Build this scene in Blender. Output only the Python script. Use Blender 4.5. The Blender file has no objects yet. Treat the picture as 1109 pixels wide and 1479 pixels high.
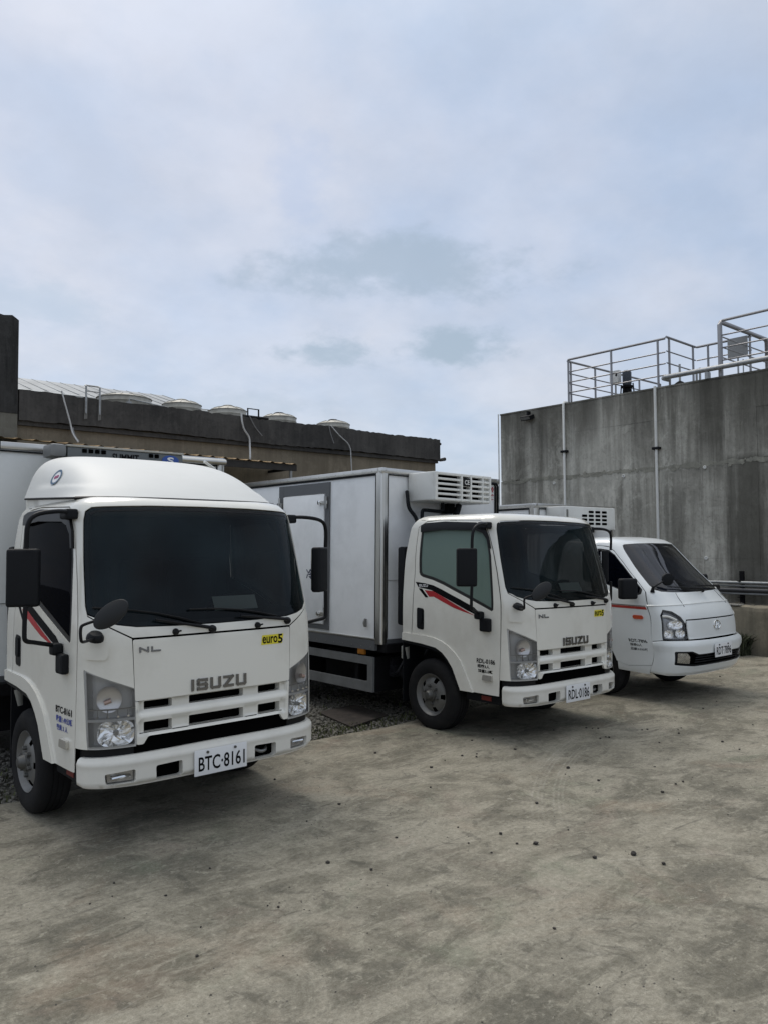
import bpy, bmesh, math, random
import numpy as np
from mathutils import Vector, Matrix
from mathutils.geometry import delaunay_2d_cdt
random.seed(7)
sc = bpy.context.scene
COL = sc.collection
R = math.radians

# ---------------------------------------------------------------- camera
cam = bpy.data.cameras.new('camera'); cam_o = bpy.data.objects.new('camera', cam); COL.objects.link(cam_o)
cam.sensor_fit = 'VERTICAL'; cam.sensor_height = 24.0; cam.lens = 24.0 * 1139.68 / 1479.0
cam.clip_start = 0.05; cam.clip_end = 2000
HEAD = 0.717
cam_o.matrix_world = (Matrix.Translation((0, 0, 1.7904)) @ Matrix.Rotation(-HEAD, 4, 'Z')
                      @ Matrix.Rotation(math.pi/2 + 0.0457, 4, 'X') @ Matrix.Rotation(-0.0067, 4, 'Z'))
sc.camera = cam_o

# ---------------------------------------------------------------- world, sun, exposure
SUN_EL, SUN_AZ = R(60), R(8)        # azimuth clockwise from +Y
world = bpy.data.worlds.new("World"); sc.world = world; world.use_nodes = True
def build_world():
    nt = world.node_tree; nt.nodes.clear(); N = nt.nodes.new; L = nt.links.new
    out = N('ShaderNodeOutputWorld'); bg = N('ShaderNodeBackground')
    sky = N('ShaderNodeTexSky'); sky.sky_type = 'NISHITA'; sky.sun_disc = False
    sky.sun_elevation = SUN_EL; sky.sun_rotation = SUN_AZ; sky.dust_density = 2.0
    tc = N('ShaderNodeTexCoord'); sep = N('ShaderNodeSeparateXYZ'); L(tc.outputs['Generated'], sep.inputs[0])
    def math_(op, a, b=None, c=None, clamp=False):
        m = N('ShaderNodeMath'); m.operation = op; m.use_clamp = clamp
        for i, v in enumerate((a, b, c)):
            if v is None: continue
            if isinstance(v, (int, float)): m.inputs[i].default_value = v
            else: L(v, m.inputs[i])
        return m.outputs[0]
    # cloud layer: direction projected on a plane overhead
    zc = math_('MAXIMUM', sep.outputs[2], 0.0); den = math_('ADD', zc, 0.35)
    cmb = N('ShaderNodeCombineXYZ'); L(math_('DIVIDE', sep.outputs[0], den), cmb.inputs[0]); L(math_('DIVIDE', sep.outputs[1], den), cmb.inputs[1])
    def noise(scale, detail, rough, off):
        mp = N('ShaderNodeMapping'); mp.inputs['Location'].default_value = off; L(cmb.outputs[0], mp.inputs[0])
        n = N('ShaderNodeTexNoise'); n.inputs['Scale'].default_value = scale; n.inputs['Detail'].default_value = detail
        n.inputs['Roughness'].default_value = rough; L(mp.outputs[0], n.inputs[0]); return n.outputs[0]
    n1 = noise(1.6, 4, .5, (3.1, 1.7, 0)); n2 = noise(3.4, 6, .55, (0.4, 5.2, 0)); n3 = noise(9.0, 5, .6, (7.7, 2.2, 0))
    def ramp(x, stops):
        r = N('ShaderNodeValToRGB'); L(x, r.inputs[0]); e = r.color_ramp.elements
        for i, (p, c) in enumerate(stops):
            if i > 1: e.new(p)
            e[i].position = p; e[i].color = (*c, 1)
        return r.outputs[0]
    # blue-grey gaps against whiter cloud
    base = ramp(n1, [(.40, (.50, .605, .78)), (.60, (.665, .69, .765))])
    veil = ramp(n2, [(.40, (.52, .60, .73)), (.60, (.68, .70, .765))])
    mx = N('ShaderNodeMixRGB'); mx.inputs[0].default_value = .5; L(base, mx.inputs[1]); L(veil, mx.inputs[2]); col = mx.outputs[0]
    # the few darker low clouds that hang above the buildings (direction, half widths, strength)
    def patch_cloud(col, d, wx, wz, strength, tint):
        # d = unit direction; local axes: horizontal tangent and up
        t = Vector((d[1], -d[0], 0)).normalized(); up = Vector(d).cross(-t).normalized()
        if up.z < 0: up = -up
        def dot(v):
            vm = N('ShaderNodeVectorMath'); vm.operation = 'DOT_PRODUCT'; L(tc.outputs['Generated'], vm.inputs[0]); vm.inputs[1].default_value = v; return vm.outputs['Value']
        a = math_('DIVIDE', dot(t), wx); b = math_('DIVIDE', dot(up), wz)
        a = math_('SUBTRACT', a, Vector(d).dot(t) / wx); b = math_('SUBTRACT', b, Vector(d).dot(up) / wz)
        rr = math_('SQRT', math_('ADD', math_('MULTIPLY', a, a), math_('MULTIPLY', b, b)))
        w = math_('MULTIPLY', math_('SUBTRACT', n3, .5), 2.4); w = math_('ADD', w, math_('MULTIPLY', math_('SUBTRACT', n2, .5), 2.2))
        m = math_('SUBTRACT', 1.25, math_('ADD', rr, w), clamp=True)
        m2 = N('ShaderNodeMapRange'); m2.interpolation_type = 'SMOOTHSTEP'; L(m, m2.inputs[0]); m2.inputs[1].default_value = 0; m2.inputs[2].default_value = .9; m2.inputs[4].default_value = strength
        front = math_('GREATER_THAN', dot(Vector(d)), .5)
        x = N('ShaderNodeMixRGB'); L(math_('MULTIPLY', m2.outputs[0], front), x.inputs[0]); L(col, x.inputs[1]); x.inputs[2].default_value = (*tint, 1)
        return x.outputs[0]
    tex = N('ShaderNodeMapRange'); L(math_('ADD', math_('MULTIPLY', n3, .55), math_('MULTIPLY', n2, .45)), tex.inputs[0]); tex.inputs[1].default_value = .38; tex.inputs[2].default_value = .62; tex.inputs[3].default_value = .945; tex.inputs[4].default_value = 1.04
    tm = N('ShaderNodeVectorMath'); tm.operation = 'SCALE'; L(col, tm.inputs[0]); L(tex.outputs[0], tm.inputs['Scale']); col = tm.outputs[0]
    for d, wx, wz, s, tint in CLOUDS: col = patch_cloud(col, d, wx, wz, s, tint)
    # brighter towards the zenith, paler by the horizon, as an overcast sky is
    el = N('ShaderNodeMapRange'); el.interpolation_type = 'SMOOTHSTEP'; L(sep.outputs[2], el.inputs[0])
    el.inputs[1].default_value = .45; el.inputs[2].default_value = 1.0; el.inputs[3].default_value = 0.0; el.inputs[4].default_value = 1.0
    zt = N('ShaderNodeMixRGB'); L(el.outputs[0], zt.inputs[0]); zt.inputs[1].default_value = (1, 1, 1, 1); zt.inputs[2].default_value = (ZENITH*1.06, ZENITH, ZENITH*.86, 1)
    mul = N('ShaderNodeVectorMath'); mul.operation = 'MULTIPLY'; L(col, mul.inputs[0]); L(zt.outputs[0], mul.inputs[1])
    # below the horizon: haze over far ground
    skyv = N('ShaderNodeVectorMath'); skyv.operation = 'SCALE'; L(sky.outputs[0], skyv.inputs[0]); skyv.inputs['Scale'].default_value = .004 / .1
    add = N('ShaderNodeVectorMath'); add.operation = 'ADD'; L(mul.outputs[0], add.inputs[0]); L(skyv.outputs[0], add.inputs[1])
    # the background strength stays in the daylight range; the clouds are scaled up to match
    sc10 = N('ShaderNodeVectorMath'); sc10.operation = 'SCALE'; L(add.outputs[0], sc10.inputs[0]); sc10.inputs['Scale'].default_value = SKYGAIN / .1
    L(sc10.outputs[0], bg.inputs[0]); bg.inputs[1].default_value = 0.1; L(bg.outputs[0], out.inputs[0])
def pix_dir(px, py):
    """direction of a compass bearing/elevation seen at that place of the photograph (used once for the clouds)"""
    v = Vector(((px-554.5)/1139.68, -(py-739.5)/1139.68, -1)); v = cam_o.matrix_world.to_3x3() @ v; return v.normalized()
CLOUDS = [(pix_dir(560, 385), .165, .036, .75, (.37, .455, .53)), (pix_dir(455, 505), .075, .020, .95, (.41, .49, .57)),
          (pix_dir(650, 502), .068, .022, 1.0, (.39, .475, .555)), (pix_dir(345, 590), .085, .025, .45, (.47, .54, .63)),
          (pix_dir(60, 440), .07, .03, .35, (.45, .56, .66)), (pix_dir(430, 250), .05, .06, .35, (.47, .58, .80))]
ZENITH = 1.9; SKYGAIN = 0.79
build_world()
sun = bpy.data.lights.new('sun', 'SUN'); sun.energy = 1.45; sun.angle = R(32); sun.color = (1, .93, .84)
sun_o = bpy.data.objects.new('sun', sun); COL.objects.link(sun_o)
sd = Vector((math.sin(SUN_AZ)*math.cos(SUN_EL), math.cos(SUN_AZ)*math.cos(SUN_EL), math.sin(SUN_EL)))
sun_o.rotation_euler = sd.to_track_quat('Z', 'Y').to_euler(); sun_o.location = sd * 30
sc.view_settings.view_transform = 'Standard'; sc.view_settings.look = 'None'; sc.view_settings.exposure = 0.0; sc.view_settings.gamma = 1
sc.view_settings.use_curve_mapping = False
sc.render.engine = 'CYCLES'
sc.cycles.max_bounces = 8; sc.cycles.transparent_max_bounces = 10

# ---------------------------------------------------------------- materials
MATS = {}
def mat(name, col, rough=.5, metal=0, spec=.5, var=0, vscale=4, stretch=(1, 1, 1), bump=0, bscale=60, coat=0, dirt=None, emit=None):
    """principled material; var = colour mottling, bump = fine relief, dirt = (colour, amount, scale)"""
    if name in MATS: return MATS[name]
    m = bpy.data.materials.new(name); m.use_nodes = True; nt = m.node_tree; b = nt.nodes['Principled BSDF']
    N = nt.nodes.new; L = nt.links.new
    b.inputs['Base Color'].default_value = (*col, 1); b.inputs['Roughness'].default_value = rough; b.inputs['Metallic'].default_value = metal
    b.inputs['Specular IOR Level'].default_value = spec; b.inputs['Coat Weight'].default_value = coat; b.inputs['Coat Roughness'].default_value = .06
    if var or bump or dirt:
        g = N('ShaderNodeNewGeometry'); mp = N('ShaderNodeMapping'); mp.inputs['Scale'].default_value = stretch; L(g.outputs['Position'], mp.inputs[0])
    c = None
    if var:
        n = N('ShaderNodeTexNoise'); n.inputs['Scale'].default_value = vscale; n.inputs['Detail'].default_value = 6; n.inputs['Roughness'].default_value = .6; L(mp.outputs[0], n.inputs[0])
        r = N('ShaderNodeValToRGB'); r.color_ramp.elements[0].position = .3; r.color_ramp.elements[1].position = .7
        r.color_ramp.elements[0].color = (*[x*(1-var) for x in col], 1); r.color_ramp.elements[1].color = (*[min(1, x*(1+var)) for x in col], 1)
        L(n.outputs[0], r.inputs[0]); c = r.outputs[0]
    if dirt:
        dc, amt, ds = dirt
        n = N('ShaderNodeTexNoise'); n.inputs['Scale'].default_value = ds; n.inputs['Detail'].default_value = 8; n.inputs['Roughness'].default_value = .68; L(mp.outputs[0], n.inputs[0])
        r = N('ShaderNodeMapRange'); r.inputs[1].default_value = .48; r.inputs[2].default_value = .78; r.inputs[4].default_value = amt; L(n.outputs[0], r.inputs[0])
        x = N('ShaderNodeMixRGB'); L(r.outputs[0], x.inputs[0]); x.inputs[2].default_value = (*dc, 1)
        if c: L(c, x.inputs[1])
        else: x.inputs[1].default_value = (*col, 1)
        c = x.outputs[0]
    if c: L(c, b.inputs['Base Color'])
    if bump:
        n = N('ShaderNodeTexNoise'); n.inputs['Scale'].default_value = bscale; n.inputs['Detail'].default_value = 5; L(mp.outputs[0], n.inputs[0])
        bp = N('ShaderNodeBump'); bp.inputs['Strength'].default_value = bump; bp.inputs['Distance'].default_value = .01; L(n.outputs[0], bp.inputs['Height']); L(bp.outputs[0], b.inputs['Normal'])
    if emit: b.inputs['Emission Color'].default_value = (*emit, 1)
    MATS[name] = m; return m
GRIME = ((.30, .28, .24), .22, 2.2)
PAINT = mat('white_cab_paint', (.75, .735, .67), .26, coat=.8, spec=.5, dirt=((.44, .41, .34), .45, 1.5))
PAINT3 = mat('pearl_white_paint', (.72, .745, .745), .28, coat=.5, dirt=((.48, .48, .45), .2, 2.0))
BUMPER = mat('bumper_white_plastic', (.68, .665, .61), .38, coat=.2, dirt=((.38, .35, .30), .35, 3.5))
PANEL = mat('box_white_panel', (.86, .87, .87), .34, dirt=((.40, .41, .40), .40, 1.3))
PANELB = mat('box_grey_white_panel', (.78, .80, .79), .45, dirt=((.30, .31, .30), .4, .8))
STEEL = mat('stainless_steel', (.56, .55, .52), .28, metal=1, var=.15, vscale=2, stretch=(1, 1, .3))
STEELD = mat('dull_steel', (.30, .30, .29), .45, metal=.8, var=.2, vscale=6)
GALV = mat('galvanised_steel', (.36, .37, .37), .5, metal=.6, var=.2, vscale=9)
BLACK = mat('black_plastic', (.006, .0065, .008), .45, spec=.22)
BLACKM = mat('black_rough_plastic', (.007, .008, .010), .6, spec=.2, bump=.2, bscale=200)
UNDER = mat('chassis_black', (.008, .008, .009), .8, spec=.15, var=.4, vscale=9)
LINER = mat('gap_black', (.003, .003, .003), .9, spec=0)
RUBBER = mat('tyre_rubber', (.012, .012, .013), .85, spec=.2, bump=.3, bscale=90, dirt=((.035, .033, .03), .5, 6))
SEAL = mat('window_rubber_seal', (.010, .010, .010), .55)
RIM = mat('silver_wheel_paint', (.155, .155, .15), .45, metal=.25, dirt=((.12, .11, .095), .6, 9))
HUB = mat('dark_hub_metal', (.12, .12, .115), .5, metal=.6, dirt=((.05, .045, .04), .7, 20))
GREYTRIM = mat('grey_frame_paint', (.17, .175, .175), .5, var=.2, vscale=5)
GREYD = mat('dark_grey_door_frame', (.11, .115, .12), .5)
BEZEL = mat('lamp_housing_grey', (.46, .46, .45), .25)
CHROME = mat('chrome', (.80, .80, .79), .09, metal=1)
RED = mat('red_stripe_vinyl', (.38, .012, .018), .4)
REDLAMP = mat('orange_red_marker', (.52, .07, .02), .3)
AMBER = mat('amber_reflector', (.42, .16, .02), .35, var=.3, vscale=30)
YELLOW = mat('yellow_sticker', (.72, .62, .03), .4)
INK = mat('dark_blue_lettering', (.03, .035, .08), .6)
INKB = mat('black_lettering', (.004, .004, .005), .6, spec=.1)
BADGE = mat('smoked_chrome', (.22, .22, .225), .22, metal=1)
REFL = mat('lamp_reflector', (.93, .93, .92), .22, metal=1)
INKBLUE = mat('blue_lettering', (.03, .05, .28), .6)
PLATE = mat('plate_white', (.74, .75, .76), .35)
WHITEP = mat('white_plastic', (.66, .665, .64), .42, dirt=((.40, .38, .33), .35, 4))
DARKFAB = mat('seat_fabric', (.035, .036, .04), .9)
BLUE = mat('blue_emblem', (.02, .07, .30), .4)

def glassmat(name, tint, trans, rough=.02, ior=1.45, dust=0):
    m = bpy.data.materials.new(name); m.use_nodes = True; nt = m.node_tree; nt.nodes.clear(); N = nt.nodes.new; L = nt.links.new
    out = N('ShaderNodeOutputMaterial'); gl = N('ShaderNodeBsdfGlossy'); gl.inputs['Roughness'].default_value = rough; gl.inputs[0].default_value = (1, 1, 1, 1)
    tr = N('ShaderNodeBsdfTransparent'); tr.inputs[0].default_value = (*[trans]*3, 1)
    df = N('ShaderNodeBsdfDiffuse'); df.inputs[0].default_value = (*tint, 1)
    if dust:
        g_ = N('ShaderNodeNewGeometry'); n_ = N('ShaderNodeTexNoise'); n_.inputs['Scale'].default_value = 1.9; n_.inputs['Detail'].default_value = 5; L(g_.outputs['Position'], n_.inputs[0]); r_ = N('ShaderNodeMapRange'); L(n_.outputs[0], r_.inputs[0]); r_.inputs[1].default_value = .38; r_.inputs[2].default_value = .66; r_.inputs[3].default_value = .25; r_.inputs[4].default_value = dust
        sc_ = N('ShaderNodeVectorMath'); sc_.operation = 'SCALE'; sc_.inputs[0].default_value = tint; L(r_.outputs[0], sc_.inputs['Scale']); L(sc_.outputs[0], df.inputs[0])
    ad = N('ShaderNodeAddShader'); L(tr.outputs[0], ad.inputs[0]); L(df.outputs[0], ad.inputs[1])
    fr = N('ShaderNodeFresnel'); fr.inputs[0].default_value = ior; mx = N('ShaderNodeMixShader')
    L(fr.outputs[0], mx.inputs[0]); L(ad.outputs[0], mx.inputs[1]); L(gl.outputs[0], mx.inputs[2]); L(mx.outputs[0], out.inputs[0])
    MATS[name] = m; return m
WGLASS = glassmat('tinted_windscreen_glass', (.007, .012, .014), .30, ior=1.26, dust=1.3)
SGLASS = glassmat('dark_side_glass', (.0008, .0015, .004), .02, ior=1.05)
GGLASS = glassmat('green_glass_painted_reflection', (.15, .21, .185), .12, ior=1.35)  # pale diffuse tint paints in the reflection of the neighbouring white box
LENS = glassmat('clear_lamp_lens', (.02, .02, .02), .93, ior=1.4)

# ---------------------------------------------------------------- mesh helpers
def link(name, me, m, parent=None):
    o = bpy.data.objects.new(name, me); COL.objects.link(o)
    if m is not None and not me.materials: me.materials.append(m)
    if parent is not None: o.parent = parent
    return o
def tag(o, label=None, cat=None, group=None, kind=None):
    for k, v in (('label', label), ('category', cat), ('group', group), ('kind', kind)):
        if v: o[k] = v
    return o
def empty(name, loc, rot=(0, 0, 0), **kw):
    o = bpy.data.objects.new(name, None); COL.objects.link(o); o.location = loc; o.rotation_euler = rot; o.empty_display_size = .2
    return tag(o, **kw)
class MB:
    def __init__(s): s.v = []; s.f = []
    def add(s, vs, fs):
        k = len(s.v); s.v += [tuple(p) for p in vs]; s.f += [tuple(i+k for i in f) for f in fs]; return s
    def box(s, x0, x1, y0, y1, z0, z1, M=None, ch=0):
        """box, with optional chamfer ch on all edges"""
        if x0 > x1: x0, x1 = x1, x0
        if y0 > y1: y0, y1 = y1, y0
        if z0 > z1: z0, z1 = z1, z0
        if ch <= 0:
            vs = [(x, y, z) for x in (x0, x1) for y in (y0, y1) for z in (z0, z1)]
            fs = [(0, 1, 3, 2), (4, 6, 7, 5), (0, 4, 5, 1), (2, 3, 7, 6), (0, 2, 6, 4), (1, 5, 7, 3)]
        else:
            ch = min(ch, (x1-x0)*.49, (y1-y0)*.49, (z1-z0)*.49)
            bm = bmesh.new(); bmesh.ops.create_cube(bm, size=1)
            for v in bm.verts: v.co = Vector(((x0+x1)/2+v.co.x*(x1-x0), (y0+y1)/2+v.co.y*(y1-y0), (z0+z1)/2+v.co.z*(z1-z0)))
            bmesh.ops.bevel(bm, geom=bm.edges[:], offset=ch, segments=2, affect='EDGES', profile=.6)
            bm.verts.index_update(); vs = [v.co.copy() for v in bm.verts]; fs = [tuple(v.index for v in f.verts) for f in bm.faces]; bm.free()
        if M is not None: vs = [M @ Vector(p) for p in vs]
        return s.add(vs, fs)
    def tube(s, pts, r, n=8, smooth_path=False, cap=True):
        pts = [Vector(p) for p in pts]
        if smooth_path: pts = [Vector(p) for p in catmull([tuple(p) for p in pts], 5)]
        rr = r if isinstance(r, (list, tuple)) else [r]*len(pts)
        if len(rr) != len(pts): rr = [rr[0] + (rr[-1]-rr[0])*i/(len(pts)-1) for i in range(len(pts))]
        ref = None; vs = []
        for i, p in enumerate(pts):
            d = (pts[min(i+1, len(pts)-1)] - pts[max(i-1, 0)]).normalized()
            if ref is None: ref = d.orthogonal().normalized()
            ref = (ref - d*ref.dot(d)).normalized(); b = d.cross(ref)
            for k in range(n):
                a = 2*math.pi*k/n; vs.append(p + (ref*math.cos(a) + b*math.sin(a))*rr[i])
        fs = [(i*n+k, i*n+(k+1) % n, (i+1)*n+(k+1) % n, (i+1)*n+k) for i in range(len(pts)-1) for k in range(n)]
        if cap: fs += [tuple(range(n-1, -1, -1)), tuple((len(pts)-1)*n+k for k in range(n))]
        return s.add(vs, fs)
    def lathe(s, prof, n=32, axis='x', o=(0, 0, 0), M=None, cap=True):
        """prof = [(axial, radius)]"""
        vs = []
        for a, r in prof:
            for k in range(n):
                t = 2*math.pi*k/n; c, q = r*math.cos(t), r*math.sin(t)
                p = (a, c, q) if axis == 'x' else ((c, a, q) if axis == 'y' else (c, q, a))
                vs.append((p[0]+o[0], p[1]+o[1], p[2]+o[2]))
        fs = [(i*n+k, i*n+(k+1) % n, (i+1)*n+(k+1) % n, (i+1)*n+k) for i in range(len(prof)-1) for k in range(n)]
        if axis in 'xz': fs = [f[::-1] for f in fs] if axis == 'z' else fs
        if cap and prof[0][1] > 1e-6: fs.append(tuple(range(n)))
        if cap and prof[-1][1] > 1e-6: fs.append(tuple((len(prof)-1)*n+k for k in range(n)))
        if M is not None: vs = [M @ Vector(p) for p in vs]
        return s.add(vs, fs)
    def prism(s, poly, d, o=(0, 0, 0), u=(1, 0, 0), w=(0, 0, 1)):
        """planar polygon (a,b) in axes u,w at o, thickened by vector d"""
        o, u, w, d = map(Vector, (o, u, w, d)); n = len(poly)
        base = [o+u*a+w*b for a, b in poly]
        return s.add(base+[p+d for p in base], [tuple(range(n)), tuple(range(2*n-1, n-1, -1))]+[(i, n+i, n+(i+1) % n, (i+1) % n) for i in range(n)])
    def build(s, name, m, parent=None, smooth=False, angle=40):
        me = bpy.data.meshes.new(name); me.from_pydata(s.v, [], s.f)
        bm = bmesh.new(); bm.from_mesh(me); bmesh.ops.remove_doubles(bm, verts=bm.verts, dist=1e-5); bmesh.ops.recalc_face_normals(bm, faces=bm.faces)
        bm.to_mesh(me); bm.free()
        if smooth:
            for p in me.polygons: p.use_smooth = True
            me.set_sharp_from_angle(angle=R(angle))
        return link(name, me, m, parent)
def box(name, m, parent, *a, ch=0, smooth=False): return MB().box(*a, ch=ch).build(name, m, parent, smooth=smooth or ch > 0)
def tube(name, m, parent, pts, r, n=8, sp=False): return MB().tube(pts, r, n, sp).build(name, m, parent, smooth=True, angle=60)

def lerp_tab(T, x):
    if x <= T[0][0]: return T[0][1:]
    for a, b in zip(T, T[1:]):
        if x <= b[0]:
            k = (x-a[0])/(b[0]-a[0]); return tuple(p+(q-p)*k for p, q in zip(a[1:], b[1:]))
    return T[-1][1:]
def catmull(P, n=8):
    out = []
    for i in range(len(P)-1):
        p0 = P[max(i-1, 0)]; p1 = P[i]; p2 = P[i+1]; p3 = P[min(i+2, len(P)-1)]
        for k in range(n):
            t = k/n
            out.append(tuple(.5*((2*b)+(-a+c)*t+(2*a-5*b+4*c-d)*t*t+(-a+3*b-3*c+d)*t**3) for a, b, c, d in zip(p0, p1, p2, p3)))
    out.append(tuple(P[-1])); return out
class Shell:
    """the skin of a cab: half plan outline (x,y) and rows (v, z, front y, width factor, rear y); t = arc length round the plan, v = height"""
    def __init__(s, half, rows):
        s.h = catmull(half, 8); s.Sh = [0]
        for a, b in zip(s.h, s.h[1:]): s.Sh.append(s.Sh[-1]+math.dist(a, b))
        s.rows = catmull(rows, 6); s.yr = half[-1][1]; s.disp = None
    def nom(s, t):
        a = abs(t); sg = -1 if t < 0 else 1; S = s.Sh; h = s.h
        if a >= S[-1]:
            dx = h[-1][0]-h[-2][0]; dy = h[-1][1]-h[-2][1]; l = math.hypot(dx, dy); k = a-S[-1]
            return sg*(h[-1][0]+dx/l*k), h[-1][1]+dy/l*k
        lo, hi = 0, len(S)-1
        while hi-lo > 1:
            m = (lo+hi)//2
            if S[m] <= a: lo = m
            else: hi = m
        k = (a-S[lo])/(S[hi]-S[lo]); return sg*(h[lo][0]+(h[hi][0]-h[lo][0])*k), h[lo][1]+(h[hi][1]-h[lo][1])*k
    def at(s, t, v):
        z, yf, hw, yr = lerp_tab(s.rows, v); x, y = s.nom(t)
        return Vector((x*hw, yf+y*(yr-yf)/s.yr if y > 0 else yf+y, z))
    def sy(s, y, v, side=-1):
        z, yf, hw, yr = lerp_tab(s.rows, v); y = (y-yf)*s.yr/(yr-yf) if y > yf else y-yf
        h = s.h
        for i in range(len(h)-1):
            if h[i+1][1] >= y >= h[i][1] or i == len(h)-2:
                k = (y-h[i][1])/(h[i+1][1]-h[i][1]); return side*(s.Sh[i]+(s.Sh[i+1]-s.Sh[i])*k)
    def nrm(s, t, v, e=.008):
        a = s.at(t-e, v); b = s.at(t+e, v); c = s.at(t, v-e); d = s.at(t, v+e)
        n = (b-a).cross(d-c); return n.normalized() if n.length > 1e-9 else Vector((0, 0, 1))
    def pt(s, t, v, off=0): return s.at(t, v)+s.nrm(t, v)*off
def rpoly(P, r=.03, n=5):
    """round the corners of a polygon; r may be a list"""
    out = []; m = len(P)
    for i, p in enumerate(P):
        rr = r[i] if isinstance(r, (list, tuple)) else r
        a = Vector(P[i-1]); b = Vector(p); c = Vector(P[(i+1) % m]); u = (a-b); w = (c-b); lu, lw = u.length, w.length
        d = min(rr, lu*.45, lw*.45)
        if d < 1e-4: out.append(tuple(b)); continue
        p0 = b+u/lu*d; p1 = b+w/lw*d
        for k in range(n+1):
            t = k/n; q = p0*(1-t)**2+b*2*t*(1-t)+p1*t*t; out.append((q.x, q.y))
    return out
def dens(P, sp):
    out = []
    for i in range(len(P)):
        a, b = P[i], P[(i+1) % len(P)]; n = max(1, int(math.dist(a, b)/sp+.5))
        for k in range(n): out.append((a[0]+(b[0]-a[0])*k/n, a[1]+(b[1]-a[1])*k/n))
    return out
def inside(pts, P):
    x, y = pts[:, 0], pts[:, 1]; r = np.zeros(len(pts), bool); P = np.array(P); Q = np.roll(P, -1, 0)
    for (ax, ay), (bx, by) in zip(P, Q):
        if ay == by: continue
        c = ((ay > y) != (by > y)) & (x < (bx-ax)*(y-ay)/(by-ay)+ax); r ^= c
    return r
def mir(P): return [(-a, b) for a, b in reversed(P)]
def patch(name, sh, outer, m, parent, holes=(), sp=.05, off=0, disp=None, rim=.012, flip=False, hrim=None):
    """a panel cut out of a shell: outer and holes are polygons in (t,v); the edges are turned in by rim"""
    loops = [dens(outer, sp*.7)]+[dens(h, sp*.6) for h in holes]
    bd = np.array([p for l in loops for p in l]); mn, mxx = bd.min(0), bd.max(0)
    gx, gy = np.meshgrid(np.arange(mn[0]+sp/2, mxx[0], sp), np.arange(mn[1]+sp/2, mxx[1], sp)); g = np.stack([gx.ravel(), gy.ravel()], 1)
    if len(g):
        k = inside(g, loops[0])
        for l in loops[1:]: k &= ~inside(g, l)
        g = g[k]
    if len(g):
        d = np.sqrt(((g[:, None]-bd[None])**2).sum(2)).min(1); g = g[d > sp*.42]
    co = [Vector(p) for p in bd]+[Vector(p) for p in g]; ed = []; b = 0
    for l in loops:
        n = len(l); ed += [(b+i, b+(i+1) % n) for i in range(n)]; b += n
    vo, _, fo, _, _, _ = delaunay_2d_cdt(co, ed, [], 0, 1e-6)
    V = np.array([tuple(p) for p in vo]); F = np.array([tuple(f) for f in fo])
    cen = V[F].mean(1); k = inside(cen, loops[0])
    for l in loops[1:]: k &= ~inside(cen, l)
    F = F[k]
    a2 = V[F]; cr = (a2[:,1,0]-a2[:,0,0])*(a2[:,2,1]-a2[:,0,1])-(a2[:,1,1]-a2[:,0,1])*(a2[:,2,0]-a2[:,0,0]); F[cr < 0] = F[cr < 0][:, ::-1]
    P = []; NN = []
    def surf(t, v):
        q = sh.at(t, v); n = sh.nrm(t, v); return q+n*(off+(disp(t, v) if disp else 0))
    for t, v in V:
        q = surf(t, v)
        if disp:
            e = .006; n = (surf(t+e, v)-surf(t-e, v)).cross(surf(t, v+e)-surf(t, v-e)).normalized()
        else: n = sh.nrm(t, v)
        P.append(q); NN.append(n)
    F = [tuple(int(i) for i in f) for f in F]; nf = len(F)
    norms = [NN[i] for f in F for i in f]
    if rim > 0:
        for li, l in enumerate(loops):
            rm = rim if li == 0 or hrim is None else hrim
            n = len(l); A = [surf(*p) for p in l]; NB = [sh.nrm(*p) for p in l]; k = len(P)
            area = sum(l[i][0]*l[(i+1) % n][1]-l[(i+1) % n][0]*l[i][1] for i in range(n))
            if (area > 0) == (li == 0): pass
            P += A+[a-b_*rm for a, b_ in zip(A, NB)]
            for i in range(n):
                j = (i+1) % n; F.append((k+i, k+n+i, k+n+j, k+j)); fn = (P[k+n+i]-P[k+i]).cross(P[k+j]-P[k+i]).normalized(); 
                if (area < 0) == (li == 0): F[-1] = F[-1][::-1]; fn = -fn
                norms += [fn]*4
    me = bpy.data.meshes.new(name); me.from_pydata([tuple(p) for p in P], [], F)
    for p in me.polygons: p.use_smooth = True
    me.normals_split_custom_set([tuple(n) for n in norms])
    return link(name, me, m, parent)
def text_mesh(txt, size=1.0, bold=0.0, ext=0.0):
    cu = bpy.data.curves.new('t', 'FONT'); cu.body = txt; cu.size = size; cu.align_x = 'CENTER'; cu.align_y = 'CENTER'; cu.offset = bold; cu.extrude = ext; cu.resolution_u = 3
    o = bpy.data.objects.new('t', cu); COL.objects.link(o); bpy.context.view_layer.update()
    me = bpy.data.meshes.new_from_object(o.evaluated_get(bpy.context.evaluated_depsgraph_get())); bpy.data.objects.remove(o); bpy.data.curves.remove(cu)
    me.materials.clear()
    return me
def text_flat(name, txt, m, parent, o, u, w, height, width=None, bold=0, ext=0.001):
    """text whose centre is o, reading along u, up along w; fitted to the height and width"""
    me = text_mesh(txt, 1, bold, 0.0); xs = [v.co.x for v in me.vertices]; ys = [v.co.y for v in me.vertices]
    if not xs: return None
    cx, cy = (min(xs)+max(xs))/2, (min(ys)+max(ys))/2; sy_ = height/(max(ys)-min(ys)); sx_ = (width/(max(xs)-min(xs))) if width else sy_
    o, u, w = Vector(o), Vector(u).normalized(), Vector(w).normalized(); n = u.cross(w)
    for v in me.vertices: v.co = o+u*((v.co.x-cx)*sx_)+w*((v.co.y-cy)*sy_)+n*ext
    me.name = name; return link(name, me, m, parent)
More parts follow.
